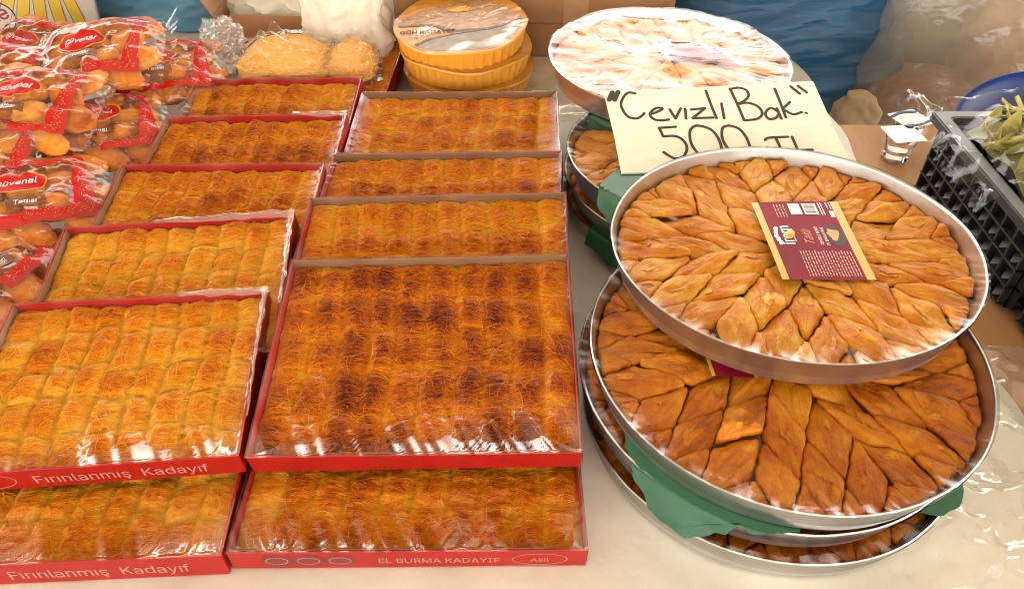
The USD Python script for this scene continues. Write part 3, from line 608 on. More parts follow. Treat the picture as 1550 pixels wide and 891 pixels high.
# ------------------------------------------------------------------ green cards between trays
def green_card(label, loc, rot, poly, droop_r, slope, seed):
    L_ = poly.exterior.length; poly = Polygon([np.array(poly.exterior.interpolate(k * .006).coords[0]) + .0016 * np.array([nz(np.array([k * .7, seed, 0.])), nz(np.array([k * .7, seed, 9.]))]) for k in range(int(L_ / .006))]).buffer(0)
    m = flat(poly, fine=.010)
    v = m.vertices.copy(); r = np.hypot(v[:, 0], v[:, 1]); e = np.clip(r - droop_r, 0, 1)
    v[:, 2] += .0010 * fb(np.c_[v[:, :2] * 14, np.full(len(v), seed)], 3, seed)
    a = math.radians(slope); k = np.where(r > 0, (droop_r + e * math.cos(a)) / np.maximum(r, 1e-6), 1); k = np.where(e > 0, k, 1)
    v[:, 0] *= k; v[:, 1] *= k; v[:, 2] -= e * math.sin(a)
    n_ = np.abs(fb(np.c_[v * 19 + seed], 3, seed)); v[:, :2] += (.007 * (e > 0) * np.clip(e / .02, 0, 1) * (n_ - .25))[:, None] * v[:, :2] / np.maximum(r, 1e-6)[:, None]
    up = v + [0, 0, .0008]; n = len(v)
    # closed thin sheet
    be = trimesh.Trimesh(v, m.faces, process=False); ed = be.edges_sorted; uq, ct = np.unique(ed, axis=0, return_counts=True); bd = uq[ct == 1]
    F = np.concatenate([m.faces + n, m.faces[:, ::-1], np.stack([bd[:, 0], bd[:, 1], bd[:, 1] + n], 1), np.stack([bd[:, 0], bd[:, 1] + n, bd[:, 0] + n], 1)])
    t = thing('divider_card', label, 'card', loc, Rm(*rot), 'green cards between the trays')
    part(t, 'sheet', trimesh.Trimesh(np.concatenate([v, up]), F, process=False), M['green_card'], 40)
    return t
def sector(r_in, outline):
    """disc of radius r_in plus a flap given as (degrees, radius) points"""
    fl = [(0, 0)] + [(r * math.cos(math.radians(d)), r * math.sin(math.radians(d))) for d, r in outline]
    return unary_union([Point(0, 0).buffer(r_in, 40), Polygon(fl).buffer(0)])
green_card('large green card drooping over the front left of the lower front trays', (.335, .655, .8605), (1.0, .2, 0),
           sector(.215, [(200, .20), (204, .224), (208, .229), (211, .238), (214, .240), (217, .256), (221, .262), (225, .276), (231, .278), (236, .2785), (245, .252), (247, .238), (250, .244), (256, .236), (262, .229), (266, .2)]), .238, 62, 1)
green_card('green card whose tab shows at the lower right of the front stack', (.332, .655, .8085), (0, 0, 0), sector(.2, [(308, .22), (312, .240), (320, .252), (328, .246), (333, .225)]), .238, 20, 2)
green_card('small green card tab under the front edge of the glinting tray', (.311, 1.436, .8765), (-.2, 1, 0), sector(.16, [(222, .20), (226, .258), (240, .262), (248, .25), (252, .21)]), .232, 55, 3)
green_card('green card lying on the light tray under the lower left corner of the sign', (.334, 1.144, .8935), (-3.7, .3, 0), sector(.06, [(222, .10), (205, .170), (212, .215), (218, .268), (226, .285), (245, .29), (262, .285), (275, .26), (285, .15)]), .240, 60, 4)
green_card('lowest green card tab between the two bottom trays of the rear stack', (.333, 1.16, .7995), (-.2, -.2, 0), sector(.2, [(210, .22), (214, .262), (228, .272), (236, .26), (245, .225)]), .238, 50, 5)

# ------------------------------------------------------------------ price sign
def hom(src, dst):
    A = []
    for (x, y), (u, v) in zip(src, dst): A += [[x, y, 1, 0, 0, 0, -u * x, -u * y, -u], [0, 0, 0, x, y, 1, -v * x, -v * y, -v]]
    h = np.linalg.svd(np.array(A))[2][-1].reshape(3, 3)
    return lambda p: (lambda q: q[:, :2] / q[:, 2:])(np.c_[np.asarray(p, float), np.ones(len(p))] @ h.T)
SW, SH = .378, .172
p_bl, p_br = at(941, 262, .905), at(1290, 248, .905)
ex = (p_br - p_bl) / np.linalg.norm(p_br - p_bl)
p_t = (at(914, 139, .958) + at(1231, 123, .958)) / 2; mid = (p_bl + p_br) / 2
ey = p_t - mid; ey -= ex * (ey @ ex); SHt = np.linalg.norm(ey); ey /= SHt; ez = np.cross(ex, ey); SW = np.linalg.norm(p_br - p_bl)
sgn = thing('price_sign', 'hand-lettered cardboard price sign propped between the baklava stacks', 'sign', tuple(mid), np.stack([ex, ey, ez], 1))
def pix2sign(px, py):     # pixel -> sign plane
    d = np.array([(px - 775) / FPX, cp + (445.5 - py) / FPX * sp, -sp + (445.5 - py) / FPX * cp]); k = ((mid - EYE) @ ez) / (d @ ez); q = EYE + d * k - mid
    return q @ ex, q @ ey
oc = [pix2sign(*p) for p in ((914, 139), (1000, 135), (1100, 130), (1229, 123), (1231, 124), (1259, 186), (1252, 190), (1260, 191), (1290, 248), (1200, 253), (1080, 258), (941, 262), (930, 205))]
brd = flat(Polygon(oc), thick=.003); brd.apply_translation([0, 0, -.003])
part(sgn, 'board', brd, M['sign_card'], 30)
Z0 = lambda pts: [pix2sign(800 + x / 3.1, y / 3.1) for x, y in pts]
def smooth_line(p, n=10):
    p = np.array(p, float)
    if len(p) < 3: return p
    tt = np.linspace(0, len(p) - 1, n * (len(p) - 1)); i = np.clip(tt.astype(int), 0, len(p) - 2); f = (tt - i)[:, None]
    g = lambda k: p[np.clip(k, 0, len(p) - 1)]
    a, b, c, d = g(i - 1), g(i), g(i + 1), g(i + 2)
    return .5 * (2 * b + (c - a) * f + (2 * a - 5 * b + 4 * c - d) * f ** 2 + (3 * b - a - 3 * c + d) * f ** 3)
STROKES = [
 ('quote_mark', [[(393, 435), (378, 470)], [(420, 433), (404, 470)]], 1.8),
 ('letter_c', [[(500, 440), (470, 436), (447, 455), (434, 490), (445, 522), (465, 547), (495, 557), (522, 552), (543, 533)]], 1),
 ('letter_e', [[(572, 536), (600, 528), (628, 512), (606, 507), (582, 519), (570, 540), (588, 560), (622, 566), (658, 562)]], 1),
 ('letter_v', [[(662, 515), (690, 558)], [(690, 558), (714, 510)]], 1),
 ('letter_i', [[(735, 513), (739, 558)]], 1),
 ('letter_z', [[(763, 515), (828, 509)], [(828, 509), (770, 556)], [(770, 556), (866, 553)]], 1),
 ('letter_l', [[(832, 428), (857, 495), (882, 555)]], 1),
 ('letter_i', [[(905, 487), (918, 556)]], 1),
 ('letter_b', [[(945, 418), (975, 480), (1012, 566)], [(945, 420), (985, 413), (1022, 425), (1032, 452), (1010, 476), (980, 490), (1030, 484), (1075, 500), (1096, 532), (1075, 558), (1012, 566)]], 1),
 ('letter_a', [[(1170, 525), (1140, 508), (1118, 520), (1112, 540), (1130, 560), (1160, 554), (1176, 535)], [(1165, 510), (1186, 558)]], 1),
 ('letter_k', [[(1155, 418), (1182, 485), (1207, 552)], [(1226, 480), (1192, 512)], [(1192, 512), (1228, 533), (1252, 537), (1281, 527)]], 1),
 ('full_stop', [[(1301, 531), (1304, 532)]], 1),
 ('quote_mark', [[(1230, 407), (1272, 441)], [(1264, 405), (1304, 434)]], 1.1),
 ('digit_five', [[(690, 596), (613, 601)], [(613, 601), (632, 641)], [(632, 641), (690, 640), (728, 662), (743, 698), (726, 735), (684, 743), (634, 715)]], 1),
 ('digit_zero', [[(822, 595), (785, 591), (758, 615), (762, 670), (790, 715), (830, 752), (870, 762), (900, 742), (906, 700), (890, 650), (860, 612), (822, 595)]], 1),
 ('digit_zero', [[(942, 590), (912, 600), (908, 645), (930, 690), (965, 720), (1000, 735), (1030, 722), (1038, 690), (1018, 640), (985, 604), (942, 590)]], 1),
 ('letter_t', [[(1110, 658), (1130, 647), (1216, 643)], [(1160, 647), (1188, 708)]], 1),
 ('letter_l', [[(1236, 643), (1264, 706)], [(1264, 706), (1332, 703)]], 1)]
for nm, ls, wf in STROKES:
    poly = unary_union([LineString(smooth_line(Z0(l))).buffer(.0024 * wf, 6) for l in ls])
    m = flat(poly, thick=.0004); m.apply_translation([0, 0, .0003])
    part(sgn, nm, m, M['black_ink'], False)

# ------------------------------------------------------------------ bags of fried sweets
def pillow(a, b, seed, hgt=.038, W=.235, L=.20):
    """height of the bag's upper side at normalised (a, b) in [-1, 1]"""
    e = np.clip(1 - np.abs(a) ** 3.0, 0, 1) ** .7 * np.clip(1 - np.abs(b) ** 3.4, 0, 1) ** .7
    lum = .010 * np.abs(nz(np.stack([a * 3.3, b * 2.8, 0 * a + seed], -1), seed)) + .004 * nz(np.stack([a * 7, b * 7, 0 * a + seed], -1), seed + 1)
    return e * (hgt + lum)
def sweets_bag(label, loc, rot, seed, flip=False):
    rs = np.random.RandomState(seed); W, L, hg = .235, .20, .042
    t = thing('sweets_bag', label, 'bag of sweets', loc, Rm(*rot), 'clear bags of fried sweets')
    # lumps of fried dough
    k = 0
    for r in range(4):
        for c in range(3):
            x = (-.33 + .33 * c + (.06 if r % 2 else -.06)) * W * .92 + rs.uniform(-.008, .008); y = (-.375 + .25 * r) * L + rs.uniform(-.006, .006)
            a, b = 2 * x / W, 2 * y / L; h = float(pillow(np.array(a), np.array(b), seed))
            m = trimesh.creation.icosphere(3, 1.0); v = m.vertices.copy()
            n = fb(v * 2.3 + seed + k * 3.3, 4, seed); v *= (1 + .30 * n)[:, None]
            v *= np.array([rs.uniform(.038, .047), rs.uniform(.024, .029), max(.012, h * .48 + .003)])
            v = v @ Rm(0, 0, rs.normal(10, 28)).T + [x, y, max(h * .45, .008)]
            m = trimesh.Trimesh(v, m.faces, process=False)
            bk = np.clip(.42 + rs.uniform(-.16, .2) + .35 * n, 0, 1)
            part(t, 'fried_dough', m, M['fried_dough'], True, prim={'bake': bk}); k += 1
    def wr(x, y): return .0050 * (np.abs(fb(np.stack([x * 22 + y * 9, y * 16 - x * 6, 0 * x + seed], -1), 3, seed + 6)) - .2) + .0016 * fb(np.stack([x * 40, y * 40, 0 * x + seed * 2.2], -1), 3, seed + 4)
    def fn(sgn_):
        def f(u, v):
            a, b = u * 2 - 1, v * 2 - 1; x, y = a * W / 2, b * L / 2
            z = pillow(a, b, seed) + .004 + wr(x, y) if sgn_ > 0 else 0.0 * a - .002 * np.clip(1 - np.abs(a), 0, 1)
            # puckered seams at both ends
            z = z + .004 * np.sin(b * 30 + seed) * np.clip(np.abs(a) - .9, 0, 1) * 10
            y = y * (1 - .10 * np.clip(np.abs(a) - .55, 0, 1) / .45 * (1 + .3 * np.sin(seed)))
            return x * 1.07, y * 1.04, z + .002
        return f
    part(t, 'bag_film', cat([grid(84, 74, fn(1)), grid(20, 20, fn(-1))]), M['bag_film'], True)
    # fin seal at one end
    def fin(u, v): x = W / 2 * 1.05 + v * .030; y = (u - .5) * L * (.85 + .12 * v); return x, y, .004 + v * .022 * (1 + .4 * np.sin(u * 3 + seed)) + .0018 * np.sin(u * 24 + seed) * (.4 + v)
    part(t, 'bag_seal', grid(40, 5, fin), M['bag_film'], True)
    part(t, 'bag_seal', trimesh.Trimesh(grid(40, 5, fin).vertices * [-1, 1, 1], grid(40, 5, fin).faces[:, ::-1], process=False), M['bag_film'], True)
    def onbag(poly_or_mesh, lift):
        m = flat(poly_or_mesh, fine=.012) if not isinstance(poly_or_mesh, trimesh.Trimesh) else poly_or_mesh.copy()
        v = m.vertices.copy(); a, b = 2 * v[:, 0] / W, 2 * v[:, 1] / L
        v[:, 2] = v[:, 2] * .3 + pillow(a, b, seed) + .004 + wr(v[:, 0], v[:, 1]) + .002 + lift
        return trimesh.Trimesh(v, m.faces, process=False)
    dx, dy = -.018 + rs.uniform(-.008, .008), .012 + rs.uniform(-.010, .008); fw, fh = rs.uniform(.014, .030), rs.uniform(.012, .024)
    oval = lambda rx, ry: affinity.translate(affinity.scale(Point(0, 0).buffer(1, 24), rx, ry), dx, dy)
    frame = Polygon([(-.100, -.078), (.088, -.078), (.088, .080), (-.100, .080)]); inner = Polygon([(-.083, -.078 + fh), (.088 - fw - .012, -.078 + fh), (.088 - fw + .012, .058), (-.083, .058)])
    band = frame.difference(inner)
    g0 = rs.uniform(-.09, -.04); gap = unary_union([sbox(g0, -.09, g0 + rs.uniform(.02, .05), -.04), sbox(-.11, -.03, -.07, rs.uniform(.0, .04))])
    pp = part(t, 'printed_frame', onbag(band.difference(gap), .0008), M['red_print'], True)
    orn = []
    for k in range(64):
        u = k / 64.0
        orn.append(Point(.074 + rs.uniform(-.008, .008), -.07 + .14 * u).buffer(.0009, 3)); orn.append(Point(-.09 + .17 * u, .069 + rs.uniform(-.007, .007)).buffer(.0009, 3))
        if u > .35: orn.append(Point(-.09 + .17 * u, -.066 + rs.uniform(-.007, .007)).buffer(.0009, 3))
    part(pp, 'gold_ornament', onbag(unary_union(orn), .0016), M['gold_print'], False)
    for rb in (sbox(-.083, .010, -.050, .0135), sbox(.026, .010, .060, .0135)):
        part(t, 'gold_ribbon', onbag(rb.difference(oval(.046, .026)), .0008), M['gold_print'], True)
    ov = part(t, 'oval_badge', onbag(oval(.043, .023), .0022), M['red_print'], True)
    part(ov, 'badge_border', onbag(oval(.046, .026).difference(oval(.0434, .0234)), .0024), M['gold_print'], True)
    part(ov, 'lettering', onbag(text('Güvenal', .0118, dx, dy, slant=.35), .0030), M['white_print'], False)
    bp = part(t, 'brown_panel', onbag(sbox(-.044, -.043, .014, -.024), .0014), M['brown_print'], True)
    part(bp, 'lettering', onbag(text('Tatlısı', .0090, -.016, -.034, slant=.25), .0022), M['white_print'], False)
    return t
def aim(px, py, Z): return tuple(at(px, py, Z))
BAGS = [
 ('clear bag of fried sweets on top of the heap, before the faded blue sack', aim(155, 92, .905), (16, -4, 10), 41),
 ('clear bag of fried sweets beside the rearmost small red box', aim(252, 118, .835), (14, 4, 24), 42),
 ('glossy bag of fried sweets in the middle of the heap with white film folds', aim(52, 172, .880), (16, 2, 2), 43),
 ('bag of fried sweets just left of the second small red box', aim(163, 208, .820), (12, 6, 30), 44),
 ('bag of fried sweets left of the third small red box, red band lying diagonally', aim(58, 312, .815), (12, 8, 32), 45),
 ('bag of fried sweets cut by the left edge, between the middle and front bags', aim(-28, 245, .850), (12, 8, 10), 46),
 ('bag of fried sweets at the left edge near the banana carton', aim(-5, 128, .880), (16, 0, -16), 47),
 ('rear bag of fried sweets lying against the banana carton', aim(58, 92, .855), (20, 4, -18), 48),
 ('lowest bag of fried sweets beside the pale yellow box, its clear seal in front', aim(-12, 420, .785), (8, 6, 78), 49),
 ('bag of fried sweets mostly hidden in the middle of the heap', aim(20, 255, .775), (6, 4, 4), 50),
]
for lab, loc, rot, seed in BAGS: sweets_bag(lab, loc, rot, seed)

# ------------------------------------------------------------------ bags of loose shredded pastry at the back left
def noodle_bag(label, loc, rx_, ry_, rz_, seed):
    rs = np.random.RandomState(seed)
    t = thing('noodle_bag', label, 'bag of pastry', loc, np.eye(3), 'clear bags of loose shredded pastry')
    def form(q, k=1.0):
        n = fb(q * 2.6 + seed, 4, seed); sq = (np.abs(q) ** 2.8).sum(-1) ** (-1 / 2.8)
        p = q * (sq * (1 + .16 * n))[..., None]; p = p * np.array([rx_, ry_, rz_]) * k; p[..., 2] = np.clip(p[..., 2], -.006, 1) * np.where(p[..., 2] > 0, 1 - .35 * (p[..., 0] / rx_) ** 2, 1) + .004
        return p, n
    m = trimesh.creation.icosphere(5, 1.0); v, n = form(m.vertices.copy(), .93)
    v += m.vertices * (.0022 * nz(m.vertices * [60, 24, 60], seed))[:, None]
    part(t, 'pastry_heap', trimesh.Trimesh(v, m.faces, process=False), M['pale_pastry'], True, prim={'bake': np.clip(.03 + .3 * n, 0, 1)})
    N, k = 4200, 7
    th0 = rs.uniform(0, 2 * PI, (N, 1)); ph = np.arccos(rs.uniform(0, 1, (N, 1))); s = np.linspace(-.5, .5, k)[None]
    d = rs.uniform(0, 2 * PI, (N, 1)); cu = rs.normal(0, .3, (N, 1)); th_ = th0 + s * np.cos(d) * .7 + cu * s ** 2; pp = ph + s * np.sin(d) * .5 + cu * s ** 2 * .5
    q, nn = form(np.stack([np.sin(pp) * np.cos(th_), np.sin(pp) * np.sin(th_), np.abs(np.cos(pp))], -1), .945)
    curves(t, 'pastry_strands', q, rs.uniform(.0006, .0010, N), M['pale_pastry'], np.clip(.02 + .3 * nn + rs.normal(0, .14, (N, 1)), 0, 1))
    m = trimesh.creation.icosphere(5, 1.0); w = m.vertices.copy(); n2 = np.abs(fb(w * 4.5 + seed, 3, seed + 1)); w = form(w)[0] + w * (.032 * n2)[:, None] + [0, 0, .002]
    part(t, 'bag_film', trimesh.Trimesh(w, m.faces, process=False), M['bag_film'], True)
noodle_bag('larger clear bag of pale loose shredded pastry behind the left column', tuple(at(420, 118, .845) + [0, .09, -.026]), .108, .075, .068, 61)
noodle_bag('smaller clear bag of pale loose shredded pastry, right of the larger one', tuple(at(520, 118, .845) + [0, .10, -.028]), .058, .065, .055, 62)

# the box under them and the wrapped box under the tubs
kadayif_box('pastry_box', 'red box wrapped in shiny film under the clear bags of loose pastry', .36, .27, (-.44, 1.625, .822), (1.5, 0, -3), 9, 4, .4, 71, group=L_GRP, strands=30, crumple=1.6, H=.05)
sh = part(None, 'plastic_sheet', grid(70, 50, lambda u, v: (-.36 + .52 * u, 1.485 + .36 * v, TABLE + .009 + .012 * np.abs(fb(np.stack([u * 9, v * 7, 0 * u + 2], -1), 4, 19)))), M['clear_plastic'], True)
tag(sh, 'shiny clear plastic lying under the orange tubs on the rear table', 'plastic sheet')

# ------------------------------------------------------------------ orange tubs
def tub(label, loc, rot, seed, top=False):
    t = thing('orange_tub', label, 'pastry tub', loc, Rm(*rot), 'orange fluted tubs')
    R, H, n = .148, .046, 240
    th_ = np.linspace(0, 2 * PI, n + 1)[:-1]; fl = .0021 * np.sign(np.sin(th_ * 40)) * np.abs(np.sin(th_ * 40)) ** .5
    rings = [(R - .020, -H, 0), (R - .014, -H, .5), (R - .012, -H + .004, 1), (R - .004, -.007, 1), (R - .003, -.005, .2), (R, -.005, 0), (R + .001, -.002, 0), (R, .001, 0), (R - .006, .001, 0), (R - .010, -.002, 0)]
    v = np.concatenate([np.stack([(r + fl * k) * np.cos(th_), (r + fl * k) * np.sin(th_), np.full(n, z) + (0.003 * np.sin(th_ * 5 + seed) if z > -.008 else 0)], 1) for r, z, k in rings])
    f = []
    for q in range(len(rings) - 1):
        for i in range(n):
            j = (i + 1) % n; f += [[q * n + i, q * n + j, (q + 1) * n + j], [q * n + i, (q + 1) * n + j, (q + 1) * n + i]]
    part(t, 'fluted_wall', trimesh.Trimesh(v, f, process=False), M['orange_plastic'], 35)
    zf = lambda x, y: .003 * np.sin(np.arctan2(y, x) * 5 + seed) * (np.hypot(x, y) / R) ** 3 + .004 * np.clip(1 - (np.hypot(x, y) / R) ** 2, 0, 1)
    def lay(poly, lift):
        m = flat(poly, fine=.014); v = m.vertices.copy(); v[:, 2] = zf(v[:, 0], v[:, 1]) + lift; return trimesh.Trimesh(v, m.faces, process=False)
    disc = Point(0, 0).buffer(R - .006, 48)
    lid = part(t, 'lid', lay(disc, .001), M['orange_plastic'], True)
    if top:
        c_ = lambda *p: [(x * .142, y * .142) for x, y in p]
        sw1 = c_((-1.02, -.12), (-.88, -.13), (-.42, -.15), (-.19, -.30), (.11, -.34), (.51, -.28), (1.02, .05)); sw2 = c_((-.78, -.85), (-.70, -.77), (-.4, -.55), (.1, -.40), (.3, -.35))
        back = c_((1.02, .10), (.91, .17), (.51, .64), (.19, .68), (-.22, .60), (-.61, .38), (-1.02, .06))
        inner = disc.buffer(-.005)
        part(lid, 'picture_print', lay(Polygon(list(smooth_line(sw1, 6)) + list(smooth_line(back, 6))).buffer(0).intersection(inner), .0018), M['lid_picture'], True)
        part(lid, 'foil_window', lay(Polygon(list(smooth_line(sw2, 6)) + c_((.51, -.28), (1.02, .03), (1.1, -1.1), (-.7, -1.1))).buffer(0).intersection(inner), .0016), M['grey_print'], True)
        sw = LineString(smooth_line(sw1, 8)).buffer(.0042).union(LineString(smooth_line(sw2, 8)).buffer(.0036)).intersection(inner)
        part(lid, 'brown_swoosh', lay(sw, .0024), M['brown_print'], True)
        def ink(m, l=.0028): v = m.vertices.copy(); v[:, 2] += zf(v[:, 0], v[:, 1]) + l; return trimesh.Trimesh(v, m.faces, process=False)
        part(lid, 'lettering', ink(text('GÜN KADAYIF', .0125, -.069, -.052, bold=True)), M['black_ink'], False)
        rs = np.random.RandomState(8); fp = unary_union([sbox(-.108 + .012 * (k % 4), -.068 - .006 * (k // 4), -.099 + .012 * (k % 4), -.0662 - .006 * (k // 4)) for k in range(10)])
        part(lid, 'fine_print', lay(fp, .0028), M['black_ink'], False)
        part(lid, 'orange_badge', lay(affinity.translate(affinity.scale(Point(0, 0).buffer(1, 16), .03, .016), -.004, .055), .0026), M['orange_plastic'], True)
    def fn(u, v):
        r = u * (R + .003); a = v * 2 * PI; x, y = r * np.cos(a), r * np.sin(a)
        return x, y, zf(x, y) + .0045 + .0035 * np.abs(nz(np.stack([(x + y) * 26, (x - y) * 60, 0 * x + seed], -1), seed)) - .003
    m = grid(26, 150, fn); part(t, 'cling_film', m, M['cling_film'], True, prim={'taut': np.clip(-.4 + 1.2 * nz(np.c_[(m.vertices[:, 0] + m.vertices[:, 1]) * 9, (m.vertices[:, 0] - m.vertices[:, 1]) * 24, m.vertices[:, 2]], seed), .03, 1)})
    return t
tc = at(697, 52, .985); tc = np.array([-.108, 1.652, 0])
tub('bottom orange fluted tub, mostly hidden behind the rearmost large red box', (tc[0] + .008, tc[1], .806), (0, 0, 0), 1)
tub('middle orange fluted tub of the stack of three', (tc[0] + .004, tc[1], .853), (0, 1, 30), 2)
tub('top orange fluted tub with a printed lid', (tc[0] - .006, tc[1], .902), (3, -2.0, 0), 3, True)

# ------------------------------------------------------------------ cups, crates, leaves, scoop
def water_cup(label, loc, rz, lift):
    t = thing('water_cup', label, 'water cup', loc, Rm(0, 0, rz), 'sealed plastic water cups')
    def sq(r, z, n=40, p=3.0):
        a = np.linspace(0, 2 * PI, n + 1)[:-1]; c, s = np.cos(a), np.sin(a); k = (np.abs(c) ** p + np.abs(s) ** p) ** (-1 / p)
        return np.stack([r * k * c, r * k * s, np.full(n, z)], 1)
    def loft(rr):
        v = np.concatenate([sq(r, z) for r, z in rr]); n = 40; f = []
        for q in range(len(rr) - 1):
            for i in range(n):
                j = (i + 1) % n; f += [[q * n + i, q * n + j, (q + 1) * n + j], [q * n + i, (q + 1) * n + j, (q + 1) * n + i]]
        return trimesh.Trimesh(v, f, process=False)
    part(t, 'cup_wall', loft([(.001, 0), (.022, 0), (.0245, .003), (.027, .03), (.0295, .055), (.033, .056)]), M['cup_plastic'], 40)
    w = loft([(.0005, .003), (.0225, .003), (.0255, .03), (.0275, .046), (.0005, .046)]); part(t, 'water', w, M['water'], 40)
    lid = flat(sbox(-.029, -.028, .029, .028).buffer(.004), thick=.0006); lid.apply_translation([0, 0, .0568]); part(t, 'foil_lid', lid, M['foil_lid'], 30)
    if lift:
        st = unary_union([LineString(smooth_line([(-.03, -.02), (0, -.026), (.03, -.02)], 6)).buffer(.003), LineString(smooth_line([(-.03, .02), (0, .027), (.028, .02)], 6)).buffer(.004)])
        s = flat(st); s.apply_translation([0, 0, .0582]); part(t, 'blue_print', s, M['blue_plastic'], False)
water_cup('sealed clear water cup with a plain silver lid, the nearer one', tuple(at(1353, 240, TABLE + .001)), 8, False)
water_cup('sealed clear water cup with a blue printed lid, the farther one', tuple(at(1364, 217, TABLE + .001)), 20, True)

def crate(label, loc, W=.42, D=.335, H=.155):
    t = thing('crate', label, 'crate', loc, np.eye(3), 'black plastic crates')
    def side(n, L, axis, off, sgn_):
        ms = []
        def b(a0, a1, d0, d1, z0, z1):
            lo, hi = sorted((off + sgn_ * d0, off + sgn_ * d1))
            ms.append(bx(a0, a1, lo, hi, z0, z1) if axis == 'x' else bx(lo, hi, a0, a1, z0, z1))
        b(.001, L - .001, .001, .004, .004, H - .02)
        for k in range(n + 1):
            a = .004 + (L - .008) * k / n; b(a - .002, a + .002, -.012, .001, .012, H - .018)
        for z in (.012, .045, .078, .108): b(.002, L - .002, -.0135, .0012, z - .0018, z + .0018)
        # slanting gussets that catch the light
        for k in range(n):
            a = .004 + (L - .008) * (k + .5) / n; h = (L - .008) / n * .42
            for z in (.014, .047, .080):
                d0, d1 = off - sgn_ * .012, off + sgn_ * .001
                P3 = [(a - h, d1, z), (a + h, d1, z), (a, d0, z), (a - h, d1, z + .011), (a + h, d1, z + .011)]
                P3 = np.array([(p[0], p[1], p[2]) if axis == 'x' else (p[1], p[0], p[2]) for p in P3]); ms.append(trimesh.convex.convex_hull(P3))
        return cat(ms)
    part(t, 'side_panel', side(9, D, 'y', 0, 1), M['black_plastic'], False); part(t, 'side_panel', side(9, D, 'y', W, -1), M['black_plastic'], False)
    part(t, 'end_panel', side(11, W, 'x', 0, 1), M['black_plastic'], False); part(t, 'end_panel', side(11, W, 'x', D, -1), M['black_plastic'], False)
    part(t, 'base', bx(.003, W - .003, .003, D - .003, .0015, .004), M['black_plastic'])
    o = Polygon([(-.016, -.016), (W + .016, -.016), (W + .016, D + .016), (-.016, D + .016)]).buffer(.008); i = sbox(.012, .012, W - .012, D - .012).buffer(.01)
    rim = flat(o.difference(i), thick=.014); rim.apply_translation([0, 0, H - .014]); part(t, 'rim', rim, M['black_plastic'], 30)
    lip = flat(o.buffer(-.004).difference(i.buffer(.004)), thick=.0015); lip.apply_translation([0, 0, H]); part(t, 'rim_lip', lip, M['grey_rim'], 30)
    for y in (.0,):
        pass
    return t
CX, CY, CH = .782, .885, .155
crate('black lattice plastic crate holding bay leaves, before the yellow sack', (CX, CY, TABLE + .001))
crate('nearer black lattice plastic crate cut by the right edge', (CX + .012, .515, TABLE + .001))

rs = np.random.RandomState(5)
t = thing('bay_leaves_bag', 'open clear bag heaped with dry bay leaves in the black crate', 'bag of leaves', (CX + .21, CY + .167, TABLE + .01))
def heap(x, y): return .125 + .075 * np.exp(-((x + .02) / .19) ** 2 - ((y - .01) / .15) ** 2) + .010 * nz(np.stack([x * 18, y * 18, 0 * x], -1), 3)
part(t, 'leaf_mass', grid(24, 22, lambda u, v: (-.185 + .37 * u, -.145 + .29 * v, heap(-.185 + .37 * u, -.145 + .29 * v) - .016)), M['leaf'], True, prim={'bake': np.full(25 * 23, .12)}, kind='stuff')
for k in range(230):
    x, y = rs.uniform(-.18, .12), rs.uniform(-.14, .14); L, Wd = rs.uniform(.055, .085), rs.uniform(.020, .032)
    m = grid(6, 2, lambda u, v: ((u - .5) * L, (v - .5) * Wd * np.sin(PI * np.clip(u, .02, .98)) ** .7, .010 * np.abs(v - .5) * 2 * rs.rand() + .016 * rs.uniform(-1, 1) * (u - .5) ** 2 * 4))
    v = m.vertices @ Rm(rs.normal(0, 28), rs.normal(0, 24), rs.uniform(0, 360)).T + [x, y, heap(np.array(x), np.array(y)) + rs.uniform(-.008, .016)]
    part(t, 'leaf', trimesh.Trimesh(v, m.faces, process=False), M['leaf'], True, prim={'bake': np.full(len(v), np.clip(rs.normal(.55, .25), 0, 1))})
def lf(u, v):
    x = -.21 + .42 * u; y = -.165 + .36 * v
    return x, y, heap(x, y) * (1 - .12 * (np.abs(x / .21) ** 6)) + .016 + .018 * np.abs(fb(np.stack([x * 14, y * 14, 0 * x], -1), 4, 6)) + .03 * np.exp(-((v - 1) / .10) ** 2)
part(t, 'bag_film', grid(70, 60, lf), M['leaf_film'], True)
def cuff(u, v):
    a = (u - .5) * .36; return -.205 - .05 * v + .012 * nz(np.stack([a * 40, v * 3, 0 * a], -1), 2), a + .10, .118 + .045 * np.sin(v * 2.5) - .03 * v + .012 * nz(np.stack([a * 30, v * 4, 0 * a + 5], -1), 2)
part(t, 'bag_cuff', grid(40, 10, cuff), M['leaf_film'], True)

t = thing('blue_scoop', 'dark blue plastic scoop resting behind the bay leaves', 'scoop', (1.02, 1.39, .835), Rm(28, -12, 12))
m = lathe([(0, -.045), (.05, -.040), (.095, -.015), (.105, .004), (.102, .005), (.092, -.012), (.048, -.036), (0, -.041)], 60); m.vertices = m.vertices * [1.25, .72, 1]
part(t, 'bowl', m, M['blue_plastic'], 50)
part(t, 'handle', tube([[.125, 0, .002], [.17, 0, .012], [.24, 0, .018]], [.016, .013, .012], 12), M['blue_plastic'], 50)

# loose clear plastic sheet at the lower right
def sheet(u, v):
    x = .34 + .64 * u + .05 * np.sin(v * 5) - .16 * (1 - v) * (1 - u) * 0; y = .34 + .46 * v + .03 * np.sin(u * 6)
    n = fb(np.stack([x * 9 + y * 5, y * 15 - x * 4, 0 * x], -1), 5, 12); r = np.abs(fb(np.stack([x * 14 + 3, y * 14, 0 * x + 4], -1), 3, 15))
    return x, y, TABLE + .012 + .012 * np.clip(n + .5, 0, 2) + .034 * (.5 - r).clip(0, 1) * np.clip(u * 4, 0, 1)
sh = part(None, 'plastic_sheet', grid(150, 130, sheet), M['clear_plastic'], True)
tag(sh, 'crumpled clear plastic sheet on the cloth at the lower right', 'plastic sheet')

